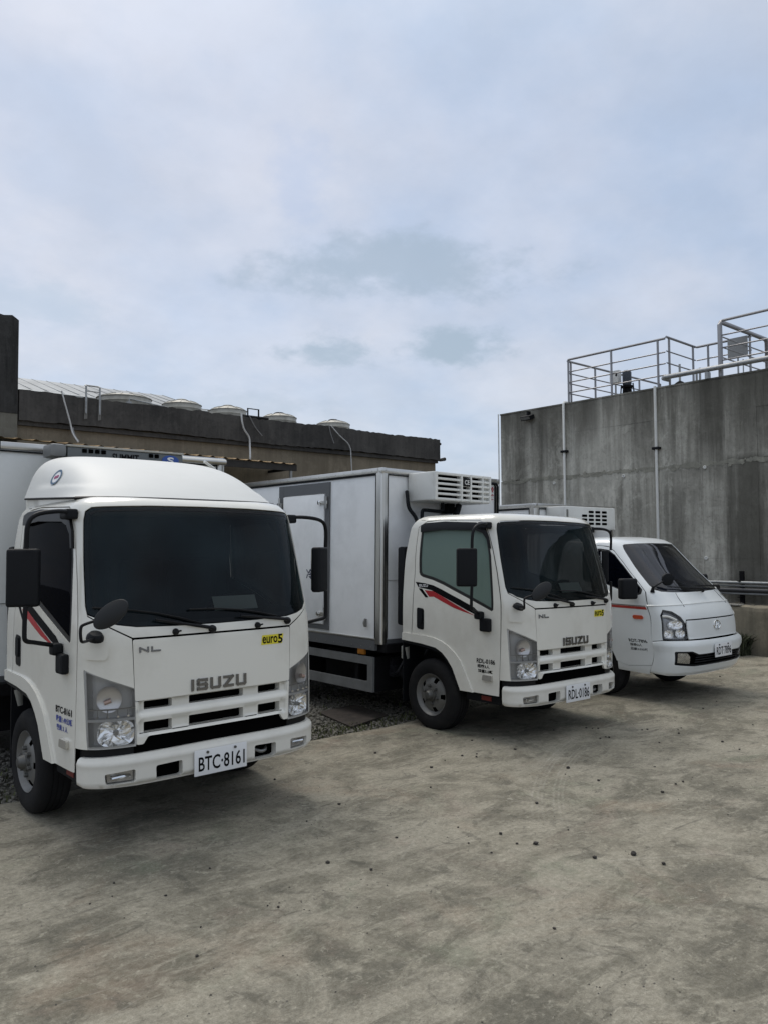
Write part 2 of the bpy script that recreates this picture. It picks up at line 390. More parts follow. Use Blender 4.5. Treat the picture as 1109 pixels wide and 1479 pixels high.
def text_shell(name, txt, m, parent, sh, t, v, height, width, off=.002, bold=0):
    me = text_mesh(txt, 1, bold); xs = [q.co.x for q in me.vertices]; ys = [q.co.y for q in me.vertices]
    cx, cy = (min(xs)+max(xs))/2, (min(ys)+max(ys))/2; a = width/(max(xs)-min(xs)); b = height/(max(ys)-min(ys))
    for q in me.vertices: q.co = sh.pt(t+(q.co.x-cx)*a, v+(q.co.y-cy)*b, off)
    me.name = name; return link(name, me, m, parent)
GLYPH = {'I': [[(0, 0), (0, 1)]], 'S': [[(1, .92), (1, 1), (.08, 1), (0, .92), (0, .58), (.08, .5), (.92, .5), (1, .42), (1, .08), (.92, 0), (0, 0), (0, .08)]],
         'U': [[(0, 1), (0, .1), (.1, 0), (.9, 0), (1, .1), (1, 1)]], 'Z': [[(0, 1), (1, 1), (0, 0), (1, 0)]], 'N': [[(0, 0), (0, 1), (1, 0), (1, 1)]], 'L': [[(0, 1), (0, 0), (1, 0)]],
         'H': [[(0, 0), (0, 1)], [(1, 0), (1, 1)], [(0, .45), (1, .55)]]}
def badge(name, word, m, parent, sh, t0, v0, t1, v1, stroke, gap, slant=0, off=.004, thick=.006, drop=0):
    """raised block lettering made of thick strokes, laid on a shell between (t0,v0) and (t1,v1)"""
    wts = [0.28 if ch == 'I' else 1 for ch in word]; W = t1-t0; tot = W-gap*(len(word)-1); unit = tot/sum(wts); b = MB(); x = t0; hgt = v1-v0
    for ch, wt in zip(word, wts):
        w = unit*wt; iw = max(w-stroke, .0001); ih = hgt-stroke
        for st in GLYPH[ch]:
            P = [(x+stroke/2+(p[0]*iw if wt == 1 else iw/2), v0+stroke/2+p[1]*ih) for p in st]
            for (a0, b0), (a1, b1) in zip(P, P[1:]):
                l = math.hypot(a1-a0, b1-b0); ux, uy = (a1-a0)/l*stroke/2, (b1-b0)/l*stroke/2
                q = [(a0-ux-uy, b0-uy+ux), (a0-ux+uy, b0-uy-ux), (a1+ux+uy, b1+uy-ux), (a1+ux-uy, b1+uy+ux)]
                q = [(c+slant*(d-v0), d+drop*(c-t0)/W) for c, d in q]
                lo = [sh.pt(c, d, off) for c, d in q]; hi = [sh.pt(c, d, off+thick) for c, d in q]
                b.add(lo+hi, [(4, 5, 6, 7), (0, 1, 5, 4), (1, 2, 6, 5), (2, 3, 7, 6), (3, 0, 4, 7)])
        x += w+gap
    return b.build(name, m, parent)

# ---------------------------------------------------------------- ground
def concrete_ground():
    m = bpy.data.materials.new('worn_concrete_slab'); m.use_nodes = True; nt = m.node_tree; b = nt.nodes['Principled BSDF']; N = nt.nodes.new; L = nt.links.new
    g = N('ShaderNodeNewGeometry')
    def mp(scale, rot=0):
        q = N('ShaderNodeMapping'); q.inputs['Scale'].default_value = scale; q.inputs['Rotation'].default_value = (0, 0, rot); L(g.outputs['Position'], q.inputs[0]); return q.outputs[0]
    def noise(vec, s, d, r=.6, dist=0):
        n = N('ShaderNodeTexNoise'); n.inputs['Scale'].default_value = s; n.inputs['Detail'].default_value = d; n.inputs['Roughness'].default_value = r; n.inputs['Distortion'].default_value = dist; L(vec, n.inputs[0]); return n.outputs[0]
    def rng(x, a, b_, c=0, d=1):
        r = N('ShaderNodeMapRange'); L(x, r.inputs[0])
        for i, v in enumerate((a, b_, c, d)): r.inputs[i+1].default_value = v
        return r.outputs[0]
    def mix(f, a, b_, mode='MIX'):
        x = N('ShaderNodeMixRGB'); x.blend_type = mode
        for i, v in enumerate((f, a, b_)):
            if isinstance(v, (int, float)): x.inputs[i].default_value = v
            elif isinstance(v, tuple): x.inputs[i].default_value = (*v, 1)
            else: L(v, x.inputs[i])
        return x.outputs[0]
    def mth(op, a, b_=None, clamp=False):
        q = N('ShaderNodeMath'); q.operation = op; q.use_clamp = clamp
        for i, v in enumerate((a, b_)):
            if v is None: continue
            if isinstance(v, (int, float)): q.inputs[i].default_value = v
            else: L(v, q.inputs[i])
        return q.outputs[0]
    one = mp((1, 1, 1)); sq = mp((1, 1.5, 1), .7)
    big = noise(one, .55, 4, .5, .6); mid = noise(sq, 1.5, 10, .68, .9); m2 = noise(one, 4.2, 10, .72, .8); fine = noise(one, 38, 10, .75); grit = noise(one, 150, 4, .7)
    strk = noise(mp((1, 4.5, 1), .75), 2.6, 10, .68, 1.2); strk2 = noise(mp((1, 6, 1), -.35), 3.4, 10, .68, 1.0)
    c = mix(rng(big, .36, .64), (.185, .176, .142), (.275, .258, .208))
    c = mix(rng(mid, .45, .58, 0, .8), c, (.40, .378, .315)); c = mix(rng(mid, .44, .35, 0, .55), c, (.135, .13, .108))
    c = mix(rng(noise(one, .95, 7, .6, .8), .56, .67, 0, .34), c, (.35, .270, .200))       # brownish stains
    c = mix(rng(noise(mp((1, 1, 1), 1.9), 1.25, 7, .6, .8), .57, .68, 0, .45), c, (.20, .225, .165))
    c = mix(rng(noise(mp((1, 1, 1), 2.6), 2.1, 8, .62, .6), .58, .68, 0, .26), c, (.30, .235, .20))
    c = mix(rng(m2, .53, .63, 0, .55), c, (.40, .378, .31)); c = mix(rng(m2, .45, .37, 0, .6), c, (.105, .10, .082))
    c = mix(rng(strk, .57, .66, 0, .5), c, (.43, .41, .34)); c = mix(rng(strk, .42, .34, 0, .55), c, (.10, .095, .078)); c = mix(rng(strk2, .60, .68, 0, .4), c, (.41, .385, .32))
    c = mix(rng(fine, .42, .58, 0, 1), mix(1.0, c, (.74, .73, .71), 'MULTIPLY'), c); c = mix(rng(grit, .42, .58, 0, 1), mix(1.0, c, (.80, .79, .78), 'MULTIPLY'), c); f2 = noise(one, 17, 10, .78, .4); c = mix(rng(f2, .56, .64, 0, .5), c, (.42, .40, .33)); c = mix(rng(f2, .43, .36, 0, .6), c, (.115, .108, .088))
    cw = noise(sq, 11, 10, .78, .5); c = mix(rng(cw, .59, .66, 0, .6), c, (.44, .42, .35)); c = mix(rng(cw, .40, .34, 0, .7), c, (.085, .08, .066))
    pit = noise(one, 55, 3, .6); c = mix(rng(pit, .69, .73, 0, .85), c, (.04, .037, .03))
    vm_ = N('ShaderNodeVectorMath'); vm_.operation = 'MULTIPLY'; L(c, vm_.inputs[0]); vm_.inputs[1].default_value = (.96, .95, .92); c = vm_.outputs[0]
    # thin scratches and two faint skidded tyre arcs
    vor = N('ShaderNodeTexVoronoi'); vor.feature = 'DISTANCE_TO_EDGE'; vor.inputs['Scale'].default_value = .55; L(mp((1, 2.3, 1), .6), vor.inputs[0])
    scr = mth('MULTIPLY', rng(vor.outputs[0], .0, .006, 1, 0), rng(noise(mp((1, 1, 1)), 1.1, 2), .55, .62)); c = mix(mth('MULTIPLY', scr, .22), c, (.45, .43, .37))
    sep = N('ShaderNodeSeparateXYZ'); L(g.outputs['Position'], sep.inputs[0])
    for cx, cy, rad in SKIDS:
        dx = mth('SUBTRACT', sep.outputs[0], cx); dy = mth('SUBTRACT', sep.outputs[1], cy); d = mth('SQRT', mth('ADD', mth('MULTIPLY', dx, dx), mth('MULTIPLY', dy, dy)))
        for k in (-.115, -.085, -.05, .03, .06, .10):
            e = mth('ABSOLUTE', mth('SUBTRACT', d, rad+k)); line = rng(e, .002, .011, 1, 0)
            arc = mth('MULTIPLY', rng(sep.outputs[0], 4.1, 4.6), rng(sep.outputs[0], 6.3, 6.0))
            arc = mth('MULTIPLY', arc, rng(sep.outputs[1], 4.9, 4.7)); 
            c = mix(mth('MULTIPLY', mth('MULTIPLY', line, arc), mth('MULTIPLY', rng(cw, .42, .60), .30)), c, (.45, .43, .38))
    L(c, b.inputs['Base Color']); b.inputs['Roughness'].default_value = .82; b.inputs['Specular IOR Level'].default_value = .35
    h = mth('ADD', mth('MULTIPLY', fine, .8), mth('ADD', mth('MULTIPLY', m2, .9), mth('MULTIPLY', cw, .9)))
    bp = N('ShaderNodeBump'); bp.inputs['Strength'].default_value = .5; bp.inputs['Distance'].default_value = .014; L(h, bp.inputs['Height']); L(bp.outputs[0], b.inputs['Normal'])
    return m
def circ3(a, b, c):
    ax, ay = a; bx, by = b; cx, cy = c; d = 2*(ax*(by-cy)+bx*(cy-ay)+cx*(ay-by))
    ux = ((ax*ax+ay*ay)*(by-cy)+(bx*bx+by*by)*(cy-ay)+(cx*cx+cy*cy)*(ay-by))/d; uy = ((ax*ax+ay*ay)*(cx-bx)+(bx*bx+by*by)*(ax-cx)+(cx*cx+cy*cy)*(bx-ax))/d
    return ux, uy, math.hypot(ax-ux, ay-uy)
SKIDS = [circ3((6.3, 4.38), (5.48, 4.08), (4.3, 3.3))]
SLAB = concrete_ground()
def sheet(name, m, x0, x1, y0, y1, z, nx=1, ny=1, zf=None, kind='structure'):
    xs = np.linspace(x0, x1, nx+1); ys = np.linspace(y0, y1, ny+1)
    v = [(x, y, z+(zf(x, y) if zf else 0)) for y in ys for x in xs]; f = [(j*(nx+1)+i, j*(nx+1)+i+1, (j+1)*(nx+1)+i+1, (j+1)*(nx+1)+i) for j in range(ny) for i in range(nx)]
    me = bpy.data.meshes.new(name); me.from_pydata(v, [], f); o = link(name, me, m); 
    if kind: o['kind'] = kind
    return o
EARTH = mat('bare_earth', (.085, .078, .060), .95, var=.45, vscale=1.3, bump=.6, bscale=30)
GRAVELM = mat('gravel_bed', (.085, .080, .066), .95, var=.55, vscale=22, bump=1.0, bscale=45, dirt=((.055, .065, .03), .7, 1.6))
sheet('ground', EARTH, -900, 900, -900, 900, -.16)
# slab with a real edge, a little ragged along its rear side
def slab():
    EDGE = 6.06; xs = [-60+i*.25 for i in range(int(73.2/.25)+1)]; top = []; 
    rear = [(x, EDGE+.03*math.sin(x*2.1)+.02*math.sin(x*5.7)+random.uniform(-.012, .012)) for x in xs]
    poly = [(-60, -60), (xs[-1], -60)]+rear[::-1]
    b = MB(); n = len(poly); b.add([(x, y, 0) for x, y in poly]+[(x, y, -.15) for x, y in poly], [tuple(range(n))]+[(i, n+i, n+(i+1) % n, (i+1) % n) for i in range(n)])
    o = b.build('concrete_yard', SLAB); o['kind'] = 'structure'
    return o
slab()
sheet('gravel_strip', GRAVELM, -30, 13.15, 6.0, 16.0, -.055, 160, 44, lambda x, y: random.uniform(-.02, .012))

def stones(name, area, n, smin, smax, m, z=-.03, flat=.6):
    b = MB(); ico = [(0, 0, 1), (.89, 0, .45), (.28, .85, .45), (-.72, .53, .45), (-.72, -.53, .45), (.28, -.85, .45), (.72, .53, -.45), (-.28, .85, -.45), (-.89, 0, -.45), (-.28, -.85, -.45), (.72, -.53, -.45), (0, 0, -1)]
    F = [(0, 1, 2), (0, 2, 3), (0, 3, 4), (0, 4, 5), (0, 5, 1), (1, 6, 2), (2, 7, 3), (3, 8, 4), (4, 9, 5), (5, 10, 1), (2, 6, 7), (3, 7, 8), (4, 8, 9), (5, 9, 10), (1, 10, 6)]
    for i in range(n):
        x0, x1, y0, y1 = random.choice(area); x = random.uniform(x0, x1); y = random.uniform(y0, y1); s = random.uniform(smin, smax)
        a = random.uniform(0, 6.28); ca, sa = math.cos(a), math.sin(a); kx, ky = random.uniform(.7, 1.3), random.uniform(.7, 1.3)
        vs = []
        for p in ico[:11]:
            j = random.uniform(.8, 1.2); px, py, pz = p[0]*s*kx*j, p[1]*s*ky*j, p[2]*s*flat*j; vs.append((x+px*ca-py*sa, y+px*sa+py*ca, z+pz+s*.15))
        b.add(vs, [f for f in F])
    me = bpy.data.meshes.new(name); me.from_pydata(b.v, [], b.f); return link(name, me, m)
STONE = mat('pale_gravel_stone', (.15, .142, .122), .9, var=.65, vscale=31)
tag(stones('gravel', [(4.2, 9.0, 6.12, 8.8), (4.2, 6.2, 6.12, 8.2), (.5, 2.2, 6.12, 8.5)], 9000, .006, .022, STONE, z=-.045), kind='stuff', label='loose pale gravel and grit between the trucks behind the slab edge', cat='gravel')

def tufts(name, spots, n, hmin, hmax, m, wid=.006, leaf=False):
    b = MB()
    for i in range(n):
        x0, x1, y0, y1, z0 = random.choice(spots); x = random.uniform(x0, x1); y = random.uniform(y0, y1); h = random.uniform(hmin, hmax); a = random.uniform(0, 6.28)
        lx, ly = math.cos(a)*h*random.uniform(.1, .7), math.sin(a)*h*random.uniform(.1, .7); wx, wy = -math.sin(a)*wid, math.cos(a)*wid; k = 3 if leaf else 1
        b.add([(x-wx, y-wy, z0), (x+wx, y+wy, z0), (x+lx*.4+wx*k, y+ly*.4+wy*k, z0+h*.6), (x+lx*.4-wx*k, y+ly*.4-wy*k, z0+h*.6), (x+lx, y+ly, z0+h*(.9 if not leaf else .8))], [(0, 1, 2, 3), (3, 2, 4)])
    me = bpy.data.meshes.new(name); me.from_pydata(b.v, [], b.f); return link(name, me, m)
GRASSM = mat('dull_grass', (.075, .085, .032), .85, var=.5, vscale=8)
tag(tufts('grass', [(4.3, 5.2, 6.12, 6.6, -.05), (5.0, 6.6, 6.1, 6.5, -.05), (4.3, 7.0, 6.6, 8.5, -.05), (.8, 2.2, 6.1, 7.0, -.05), (.8, 2.2, 7.0, 9.0, -.05)], 1500, .015, .06, GRASSM), kind='stuff', label='thin grass and weeds growing in the gravel by the slab edge', cat='grass')
tag(tufts('weeds', [(12.7, 13.15, 6.0, 6.9, -.03), (12.8, 13.15, 5.9, 6.4, -.02), (12.6, 13.15, 6.6, 8.5, -.03)], 2600, .08, .50, mat('dark_weeds', (.035, .042, .020), .9, var=.5, vscale=12), wid=.006, leaf=True), kind='stuff', label='dark scrubby weeds at the foot of the low wall beside the small truck', cat='weeds')
# rusty steel plate on the gravel
b = MB(); P = [(5.06, 6.33), (5.71, 6.51), (5.79, 7.20), (5.24, 7.13)]
b.prism(P, (0, 0, .012), o=(0, 0, -.028), u=(1, 0, 0), w=(0, 1, 0)); tag(b.build('steel_plate', mat('rusted_steel_plate', (.045, .036, .030), .85, var=.5, vscale=9, bump=.4)), label='rust brown steel cover plate lying on the gravel beside the second truck', cat='steel plate')
# dark pebbles on the slab
PEB = mat('dark_pebble', (.035, .031, .027), .9, var=.4, vscale=40)
pebs = [(3.83,3.31,.018),(3.86,3.06,.018),(3.94,2.7,.017),(4.15,2.58,.017),(4.15,2.39,.017),(4.47,3.53,.014),(5.34,3.07,.018),(5.69,3.1,.016),(5.36,3.91,.015),(4.18,4.29,.011),(4.56,4.67,.012),(4.79,4.74,.01),(5.01,4.75,.013),(5.07,4.64,.013),(5.14,4.7,.013),(5.51,4.58,.013),(5.65,4.96,.011),(5.47,5.06,.01),(6.49,4.3,.011),(6.36,4.8,.01),(6.5,4.27,.014),(6.99,4.22,.015),(7.05,4.2,.012),(7.12,3.91,.014),(7.11,3.48,.012),(6.95,3.25,.013),(6.66,3.85,.011),(5.91,3.46,.01),(5.2,3.82,.009),(5.25,3.55,.012),(3.44,4.44,.013),(4.52,5.32,.013),(3.07,4.31,.01),(3.43,5.24,.012),(2.22,4.05,.009),(1.74,4.22,.011),(1.88,3.89,.008),(1.67,4.07,.006),(1.71,3.23,.007),(1.85,3.46,.008),(1.55,4.06,.006),(2.24,3.39,.01),(2.21,3.44,.008),(2.76,3.67,.012),(2.88,3.43,.012),(3.31,3.7,.008),(3.57,3.34,.01),(3.78,3.14,.01),(4.2,3.07,.008),(5.22,2.53,.008),(3.08,2.34,.008),(6.4,4.3,.014),(6.67,4.64,.011),(6.69,4.58,.011),(6.74,4.55,.011),(7.35,4.01,.011),(7.27,4.0,.011),(3.56,3.15,.008),(3.72,3.57,.008),(5.6,3.11,.009),(5.42,5.47,.011),(8.4,4.32,.014),(8.89,4.41,.012),(8.75,4.09,.012),(9.7,4.02,.013),(10.6,5.2,.014),(11.3,5.5,.014),(8.0,3.6,.012)]
def pebble_mesh(k):
    rnd = random.Random(k); bm = bmesh.new(); bmesh.ops.create_icosphere(bm, subdivisions=1, radius=1)
    for v in bm.verts: v.co = Vector((v.co.x*rnd.uniform(.8, 1.25), v.co.y*rnd.uniform(.8, 1.25), max(-.5, v.co.z*rnd.uniform(.6, .9))))
    me = bpy.data.meshes.new('pebble'); bm.to_mesh(me); bm.free(); me.materials.append(PEB); return me
pm = [pebble_mesh(k) for k in range(5)]
for i, (x, y, s) in enumerate(pebs):
    o = bpy.data.objects.new('pebble', pm[i % 5]); COL.objects.link(o); o.location = (x, y, s*.45); k_ = (.62, 1.0, .8, 1.12, .7, .9, .75)[i % 7]; o.scale = (s*k_, s*k_*1.1, s*k_); o.rotation_euler = (0, 0, i*1.7)
    tag(o, 'small dark pebble lying loose on the concrete yard', 'pebble', 'pebbles scattered over the concrete yard')
def grit():
    b = MB(); rg = random.Random(21); cl = [(rg.uniform(1, 12.5), rg.uniform(1, 5.9)) for _ in range(45)]
    for i in range(2600):
        if rg.random() < .6: cx, cy = rg.choice(cl); x, y = rg.gauss(cx, .25), rg.gauss(cy, .18)
        else: x, y = rg.uniform(.5, 12.8), rg.uniform(.8, 6.0)
        if y > 6: continue
        q = rg.uniform(.0015, .0055); a = rg.uniform(0, 6.28)
        vs = [(x+q*math.cos(a+k*1.5708)*rg.uniform(.7, 1.3), y+q*math.sin(a+k*1.5708)*rg.uniform(.7, 1.3), .001) for k in range(4)]+[(x, y, q*1.1)]
        b.add(vs, [(0, 1, 4), (1, 2, 4), (2, 3, 4), (3, 0, 4)])
    me = bpy.data.meshes.new('grit'); me.from_pydata(b.v, [], b.f); return link('grit', me, mat('mixed_grit', (.10, .092, .078), .95, var=.75, vscale=60))
tag(grit(), kind='stuff', label='fine dark grit and crumbs scattered over the worn concrete yard', cat='grit')

# ---------------------------------------------------------------- left: low concrete building behind the trucks
def concrete_mat(name, dark, light, streak=.7, topz=None, moss=None, bands=()):
    m = bpy.data.materials.new(name); m.use_nodes = True; nt = m.node_tree; b = nt.nodes['Principled BSDF']; N = nt.nodes.new; L = nt.links.new
    g = N('ShaderNodeNewGeometry')
    def noise(scale, s, d, r=.6, dist=0, loc=(0, 0, 0)):
        q = N('ShaderNodeMapping'); q.inputs['Scale'].default_value = scale; q.inputs['Location'].default_value = loc; L(g.outputs['Position'], q.inputs[0])
        n = N('ShaderNodeTexNoise'); n.inputs['Scale'].default_value = s; n.inputs['Detail'].default_value = d; n.inputs['Roughness'].default_value = r; n.inputs['Distortion'].default_value = dist; L(q.outputs[0], n.inputs[0]); return n.outputs[0]
    def rng(x, a, b_, c=0, d=1):
        r = N('ShaderNodeMapRange'); L(x, r.inputs[0])
        for i, v in enumerate((a, b_, c, d)): r.inputs[i+1].default_value = v
        return r.outputs[0]
    def mix(f, a, b_):
        x = N('ShaderNodeMixRGB')
        for i, v in enumerate((f, a, b_)):
            if isinstance(v, (int, float)): x.inputs[i].default_value = v
            elif isinstance(v, tuple): x.inputs[i].default_value = (*v, 1)
            else: L(v, x.inputs[i])
        return x.outputs[0]
    def mth(op, a, b_):
        q = N('ShaderNodeMath'); q.operation = op; q.use_clamp = True
        for i, v in enumerate((a, b_)):
            if isinstance(v, (int, float)): q.inputs[i].default_value = v
            else: L(v, q.inputs[i])
        return q.outputs[0]
    blot = noise((1, 1, 1), .9, 9, .68, .5); st = noise((1, 1, .10), 2.2, 10, .68, .25); st2 = noise((1, 1, .06), 7, 8, .7, .2, (3, 1, 0)); fine = noise((1, 1, 1), 16, 10, .75); patchy = noise((1, 1, .8), 2.4, 9, .7, .6, (2, 8, 1))
    c = mix(rng(blot, .32, .68), tuple(.62*a+.38*b_ for a, b_ in zip(dark, light)), light); c = mix(rng(st, .50, .62, 0, streak*.8), c, dark); c = mix(rng(st2, .50, .62, 0, streak*.75), c, dark); c = mix(rng(patchy, .52, .64, 0, .45), c, tuple(min(1, x*1.22) for x in light)); c = mix(rng(patchy, .44, .34, 0, .45), c, tuple(.5*x+.5*y for x, y in zip(dark, light)))
    c = mix(rng(st2, .45, .34, 0, .35), c, tuple(min(1, x*1.35) for x in light)); c = mix(rng(fine, .52, .68, 0, .5), c, dark); c = mix(rng(fine, .42, .34, 0, .35), c, tuple(min(1, x*1.3) for x in light))
    sep = N('ShaderNodeSeparateXYZ'); L(g.outputs['Position'], sep.inputs[0])
    wide = noise((1, 1, .12), .75, 5, .6, .2, (9, 4, 0)); c = mix(rng(wide, .50, .62, 0, streak*.75), c, tuple(x*.9 for x in dark)); c = mix(rng(wide, .44, .34, 0, .30), c, tuple(min(1, x*1.15) for x in light))
    if topz:
        h = rng(sep.outputs[2], topz-1.5, topz-.15, 0, 1); k = mth('MULTIPLY', mth('ADD', h, rng(st, .4, .6, -.35, .45)), h); c = mix(mth('MULTIPLY', k, .75), c, tuple(x*.75 for x in dark))
    for (yc, wd, z0, z1, amt) in bands:
        d = N('ShaderNodeMath'); d.operation = 'ABSOLUTE'; q_ = N('ShaderNodeMath'); q_.operation = 'SUBTRACT'; L(sep.outputs[1], q_.inputs[0]); q_.inputs[1].default_value = yc; L(q_.outputs[0], d.inputs[0])
        dn = N('ShaderNodeMath'); dn.operation = 'ADD'; L(d.outputs[0], dn.inputs[0]); L(rng(st, .3, .7, -wd*.6, wd*.6), dn.inputs[1])
        k = mth('MULTIPLY', rng(dn.outputs[0], wd*.5, wd*1.15, amt, 0), mth('MULTIPLY', rng(sep.outputs[2], z0, z0+.9), rng(sep.outputs[2], z1, z1+.1, 1, 0))); c = mix(k, c, tuple(x*.55 for x in dark))
    if moss: c = mix(rng(noise((1, 1, .3), 1.1, 6, .6, 0, (5, 5, 0)), .5, .68, 0, .5), c, moss)
    L(c, b.inputs['Base Color']); b.inputs['Roughness'].default_value = .9; b.inputs['Specular IOR Level'].default_value = .25
    bp = N('ShaderNodeBump'); bp.inputs['Strength'].default_value = .5; bp.inputs['Distance'].default_value = .02
    L(mth('ADD', mth('MULTIPLY', fine, .6), mth('MULTIPLY', st2, .5)), bp.inputs['Height']); L(bp.outputs[0], b.inputs['Normal'])
    return m
DARKCON = concrete_mat('blackened_parapet_concrete', (.018, .018, .018), (.085, .080, .074), .35)
TANCON = concrete_mat('stained_tan_render', (.12, .10, .072), (.24, .205, .152), .3)
PILCON = concrete_mat('black_and_white_weathered_concrete', (.012, .012, .012), (.055, .054, .052), .8)
WALLCON = concrete_mat('board_marked_concrete', (.115, .110, .092), (.56, .545, .485), .62, topz=4.98, bands=((6.45, .42, -2, 3.4, .75), (7.15, .25, 2.9, 5.1, .7), (6.2, .6, 3.2, 5.1, .6), (8.6, .3, 3.2, 5.1, .5), (9.9, .22, 3.6, 5.1, .6), (11.1, .16, 3.2, 5.1, .55), (11.75, .2, 2.2, 5.1, .45), (7.9, .14, .5, 3.3, .35)))
LOWCON = concrete_mat('damp_low_wall_concrete', (.09, .083, .065), (.27, .24, .18), .5, moss=(.05, .055, .03))
bld = empty('concrete_building', (10, 16, 0), label='low weathered concrete building with blackened parapet behind the two big trucks', cat='building')
def bp_(name, m, x0, x1, y0, y1, z0, z1, ch=0): 
    o = MB().box(x0-10, x1-10, y0-16, y1-16, z0, z1, ch=ch).build(name, m, bld); return o
bp_('wall', TANCON, 4.58, 15.90, 16.0, 26, -.1, 4.36)
# parapet: long strip with an uneven top edge
def parapet():
    b = MB(); xs = np.linspace(4.60, 15.96, 120); n = len(xs); rnd = random.Random(3)
    tops = [4.872+.012*math.sin(x*1.7)+rnd.uniform(-.014, .012)-(.03 if rnd.random() < .06 else 0) for x in xs]; bots = [4.30+.015*math.sin(x*1.1)+rnd.uniform(-.012, .012) for x in xs]
    for yy in (15.86, 16.10):
        for x, t, q in zip(xs, tops, bots): b.v += [(x-10, yy-16, q), (x-10, yy-16, t)]
    f = []
    for i in range(n-1):
        a = 2*i; c = 2*n+2*i; f += [(a, a+2, a+3, a+1), (c, c+1, c+3, c+2), (a+1, a+3, c+3, c+1), (a, c, c+2, a+2)]
    f += [(0, 1, 2*n+1, 2*n), (2*n-2, 4*n-2, 4*n-1, 2*n-1)]; b.f = f
    return b.build('parapet', DARKCON, bld)
parapet()
bp_('parapet', DARKCON, 15.72, 15.955, 16.105, 26, 4.30, 4.86)
bp_('roof_slab', DARKCON, 4.6, 15.7, 16.1, 26, 4.36, 4.42)
bp_('ledge', DARKCON, 4.60, 15.93, 15.92, 15.998, 4.20, 4.285)
for z, l, r in ((4.33, .32, .045), (4.76, .14, .035)):
    b = MB(); b.tube([(5.9, -.02, z), (5.95+l*.4, -.02, z-.02), (5.95+l, -.02, z+.02)], [r, r, r*1.15], 8); b.build('drain_spout', DARKCON, bld, smooth=True)
# openings below the awning
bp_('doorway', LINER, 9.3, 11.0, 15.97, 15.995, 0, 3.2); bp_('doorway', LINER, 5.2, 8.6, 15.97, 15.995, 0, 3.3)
b = MB(); b.tube([(11.4, -.02, 3.86), (11.4, -.14, 3.84)], .05, 10); b.build('wall_pipe_stub', BLACKM, bld, smooth=True)
# tall stub of wall at the left edge of the photo
stub = empty('wall_pillar', (3.0, 16, 0), label='tall blackened concrete wall end rising above the roof at the far left', cat='wall')
def stub_mesh():
    b = MB(); rnd = random.Random(5); xs = [-2.4, -1.6, -.9, -.3, 0, .3, .6, .85, 1.1, 1.3, 1.45, 1.57]; tops = [6.25+rnd.uniform(-.03, .07)-(.03 if x > 1 else 0) for x in xs]; n = len(xs)
    for yy in (-.16, 1.4):
        for x, t in zip(xs, tops): b.v += [(x, yy, 4.40), (x, yy, t)]
    f = []
    for i in range(n-1):
        a = 2*i; c = 2*n+2*i; f += [(a, a+2, a+3, a+1), (c, c+1, c+3, c+2), (a+1, a+3, c+3, c+1), (a, c, c+2, a+2)]
    f += [(0, 1, 2*n+1, 2*n), (2*n-2, 4*n-2, 4*n-1, 2*n-1)]; b.f = f; return b.build('upper_wall', PILCON, stub)
stub_mesh(); MB().box(-2.4, 1.57, -.15, 1.39, -.1, 4.395).build('lower_wall', concrete_mat('grey_beige_render', (.09, .085, .07), (.17, .165, .14), .4), stub)
# rusty corrugated awning in front of the building
def awning():
    b = MB(); n = 520; x0, x1 = 1.2, 10.45; pitch = .30; rows = [(14.98, 0), (15.4, .045), (15.85, .10)]
    for y, dz in rows:
        for i in range(n+1):
            x = x0+(x1-x0)*i/n; ph = ((x-x0)/pitch) % 1; w = .028*max(0, math.cos((ph-.5)*2*math.pi))**2
            zz = 3.80-.012*(x-4.0)+dz+w; b.v.append((x-6, y-15, zz))
    for j in range(2):
        for i in range(n): a = j*(n+1)+i; b.f.append((a, a+1, a+n+2, a+n+1))
    return b
aw = empty('metal_awning', (6, 15, 0), label='rust edged corrugated metal awning along the building front', cat='awning')
RUST = mat('rusty_corrugated_sheet', (.30, .20, .095), .6, var=.6, vscale=7, dirt=((.12, .06, .03), .8, 5))
me = bpy.data.meshes.new('roof_sheet'); a_ = awning(); me.from_pydata(a_.v, [], a_.f); link('roof_sheet', me, RUST, aw)
MB().box(1.2-6, 10.44-6, .02, .07, 3.58, 3.725, ).build('fascia', mat('dark_awning_fascia', (.030, .026, .022), .7, var=.3), aw)
for i, x in enumerate((1.3, 4.2, 7.3, 10.3)):
    MB().tube([(x-6, .06, 3.60), (x-6, .06, 0)], .035, 8).build('post', STEELD, aw, smooth=True); MB().box(x-6-.025, x-6+.025, .07, .99, 3.60, 3.66).build('rafter', UNDER, aw)
# silver metal roof further back
mr = empty('metal_roof_building', (9, 25, 0), label='building with ribbed silver metal roof behind the blackened parapet', cat='building')
SILV = mat('weathered_zinc_roof', (.27, .285, .29), .55, metal=.25, var=.25, vscale=2.5, stretch=(1, .3, 1))
e0, e1, r0, r1 = Vector((-12, -4, 5.84)), Vector((2.35, -4, 5.90)), Vector((-12, 0, 6.93)), Vector((2.85, 0, 7.03)); eR = Vector((4.55, 0.2, 6.66))
b = MB(); b.add([e0, e1, r1, r0], [(0, 1, 2, 3)]); b.add([e1, eR, r1], [(0, 1, 2)]); b.add([r0, r1, eR, Vector((4.55, 5, 5.6)), Vector((-12, 5, 5.6))], [(0, 1, 2, 3, 4)])
me = bpy.data.meshes.new('roof'); me.from_pydata([tuple(v) for v in b.v], [], b.f); link('roof', me, SILV, mr)
for i in range(36):
    k = i/35; p = e0.lerp(e1, k); q = r0.lerp(r1, k); b = MB(); b.tube([p+Vector((0, 0, .012)), q+Vector((0, 0, .004))], .014, 4); b.build('roof_rib', SILV, mr)
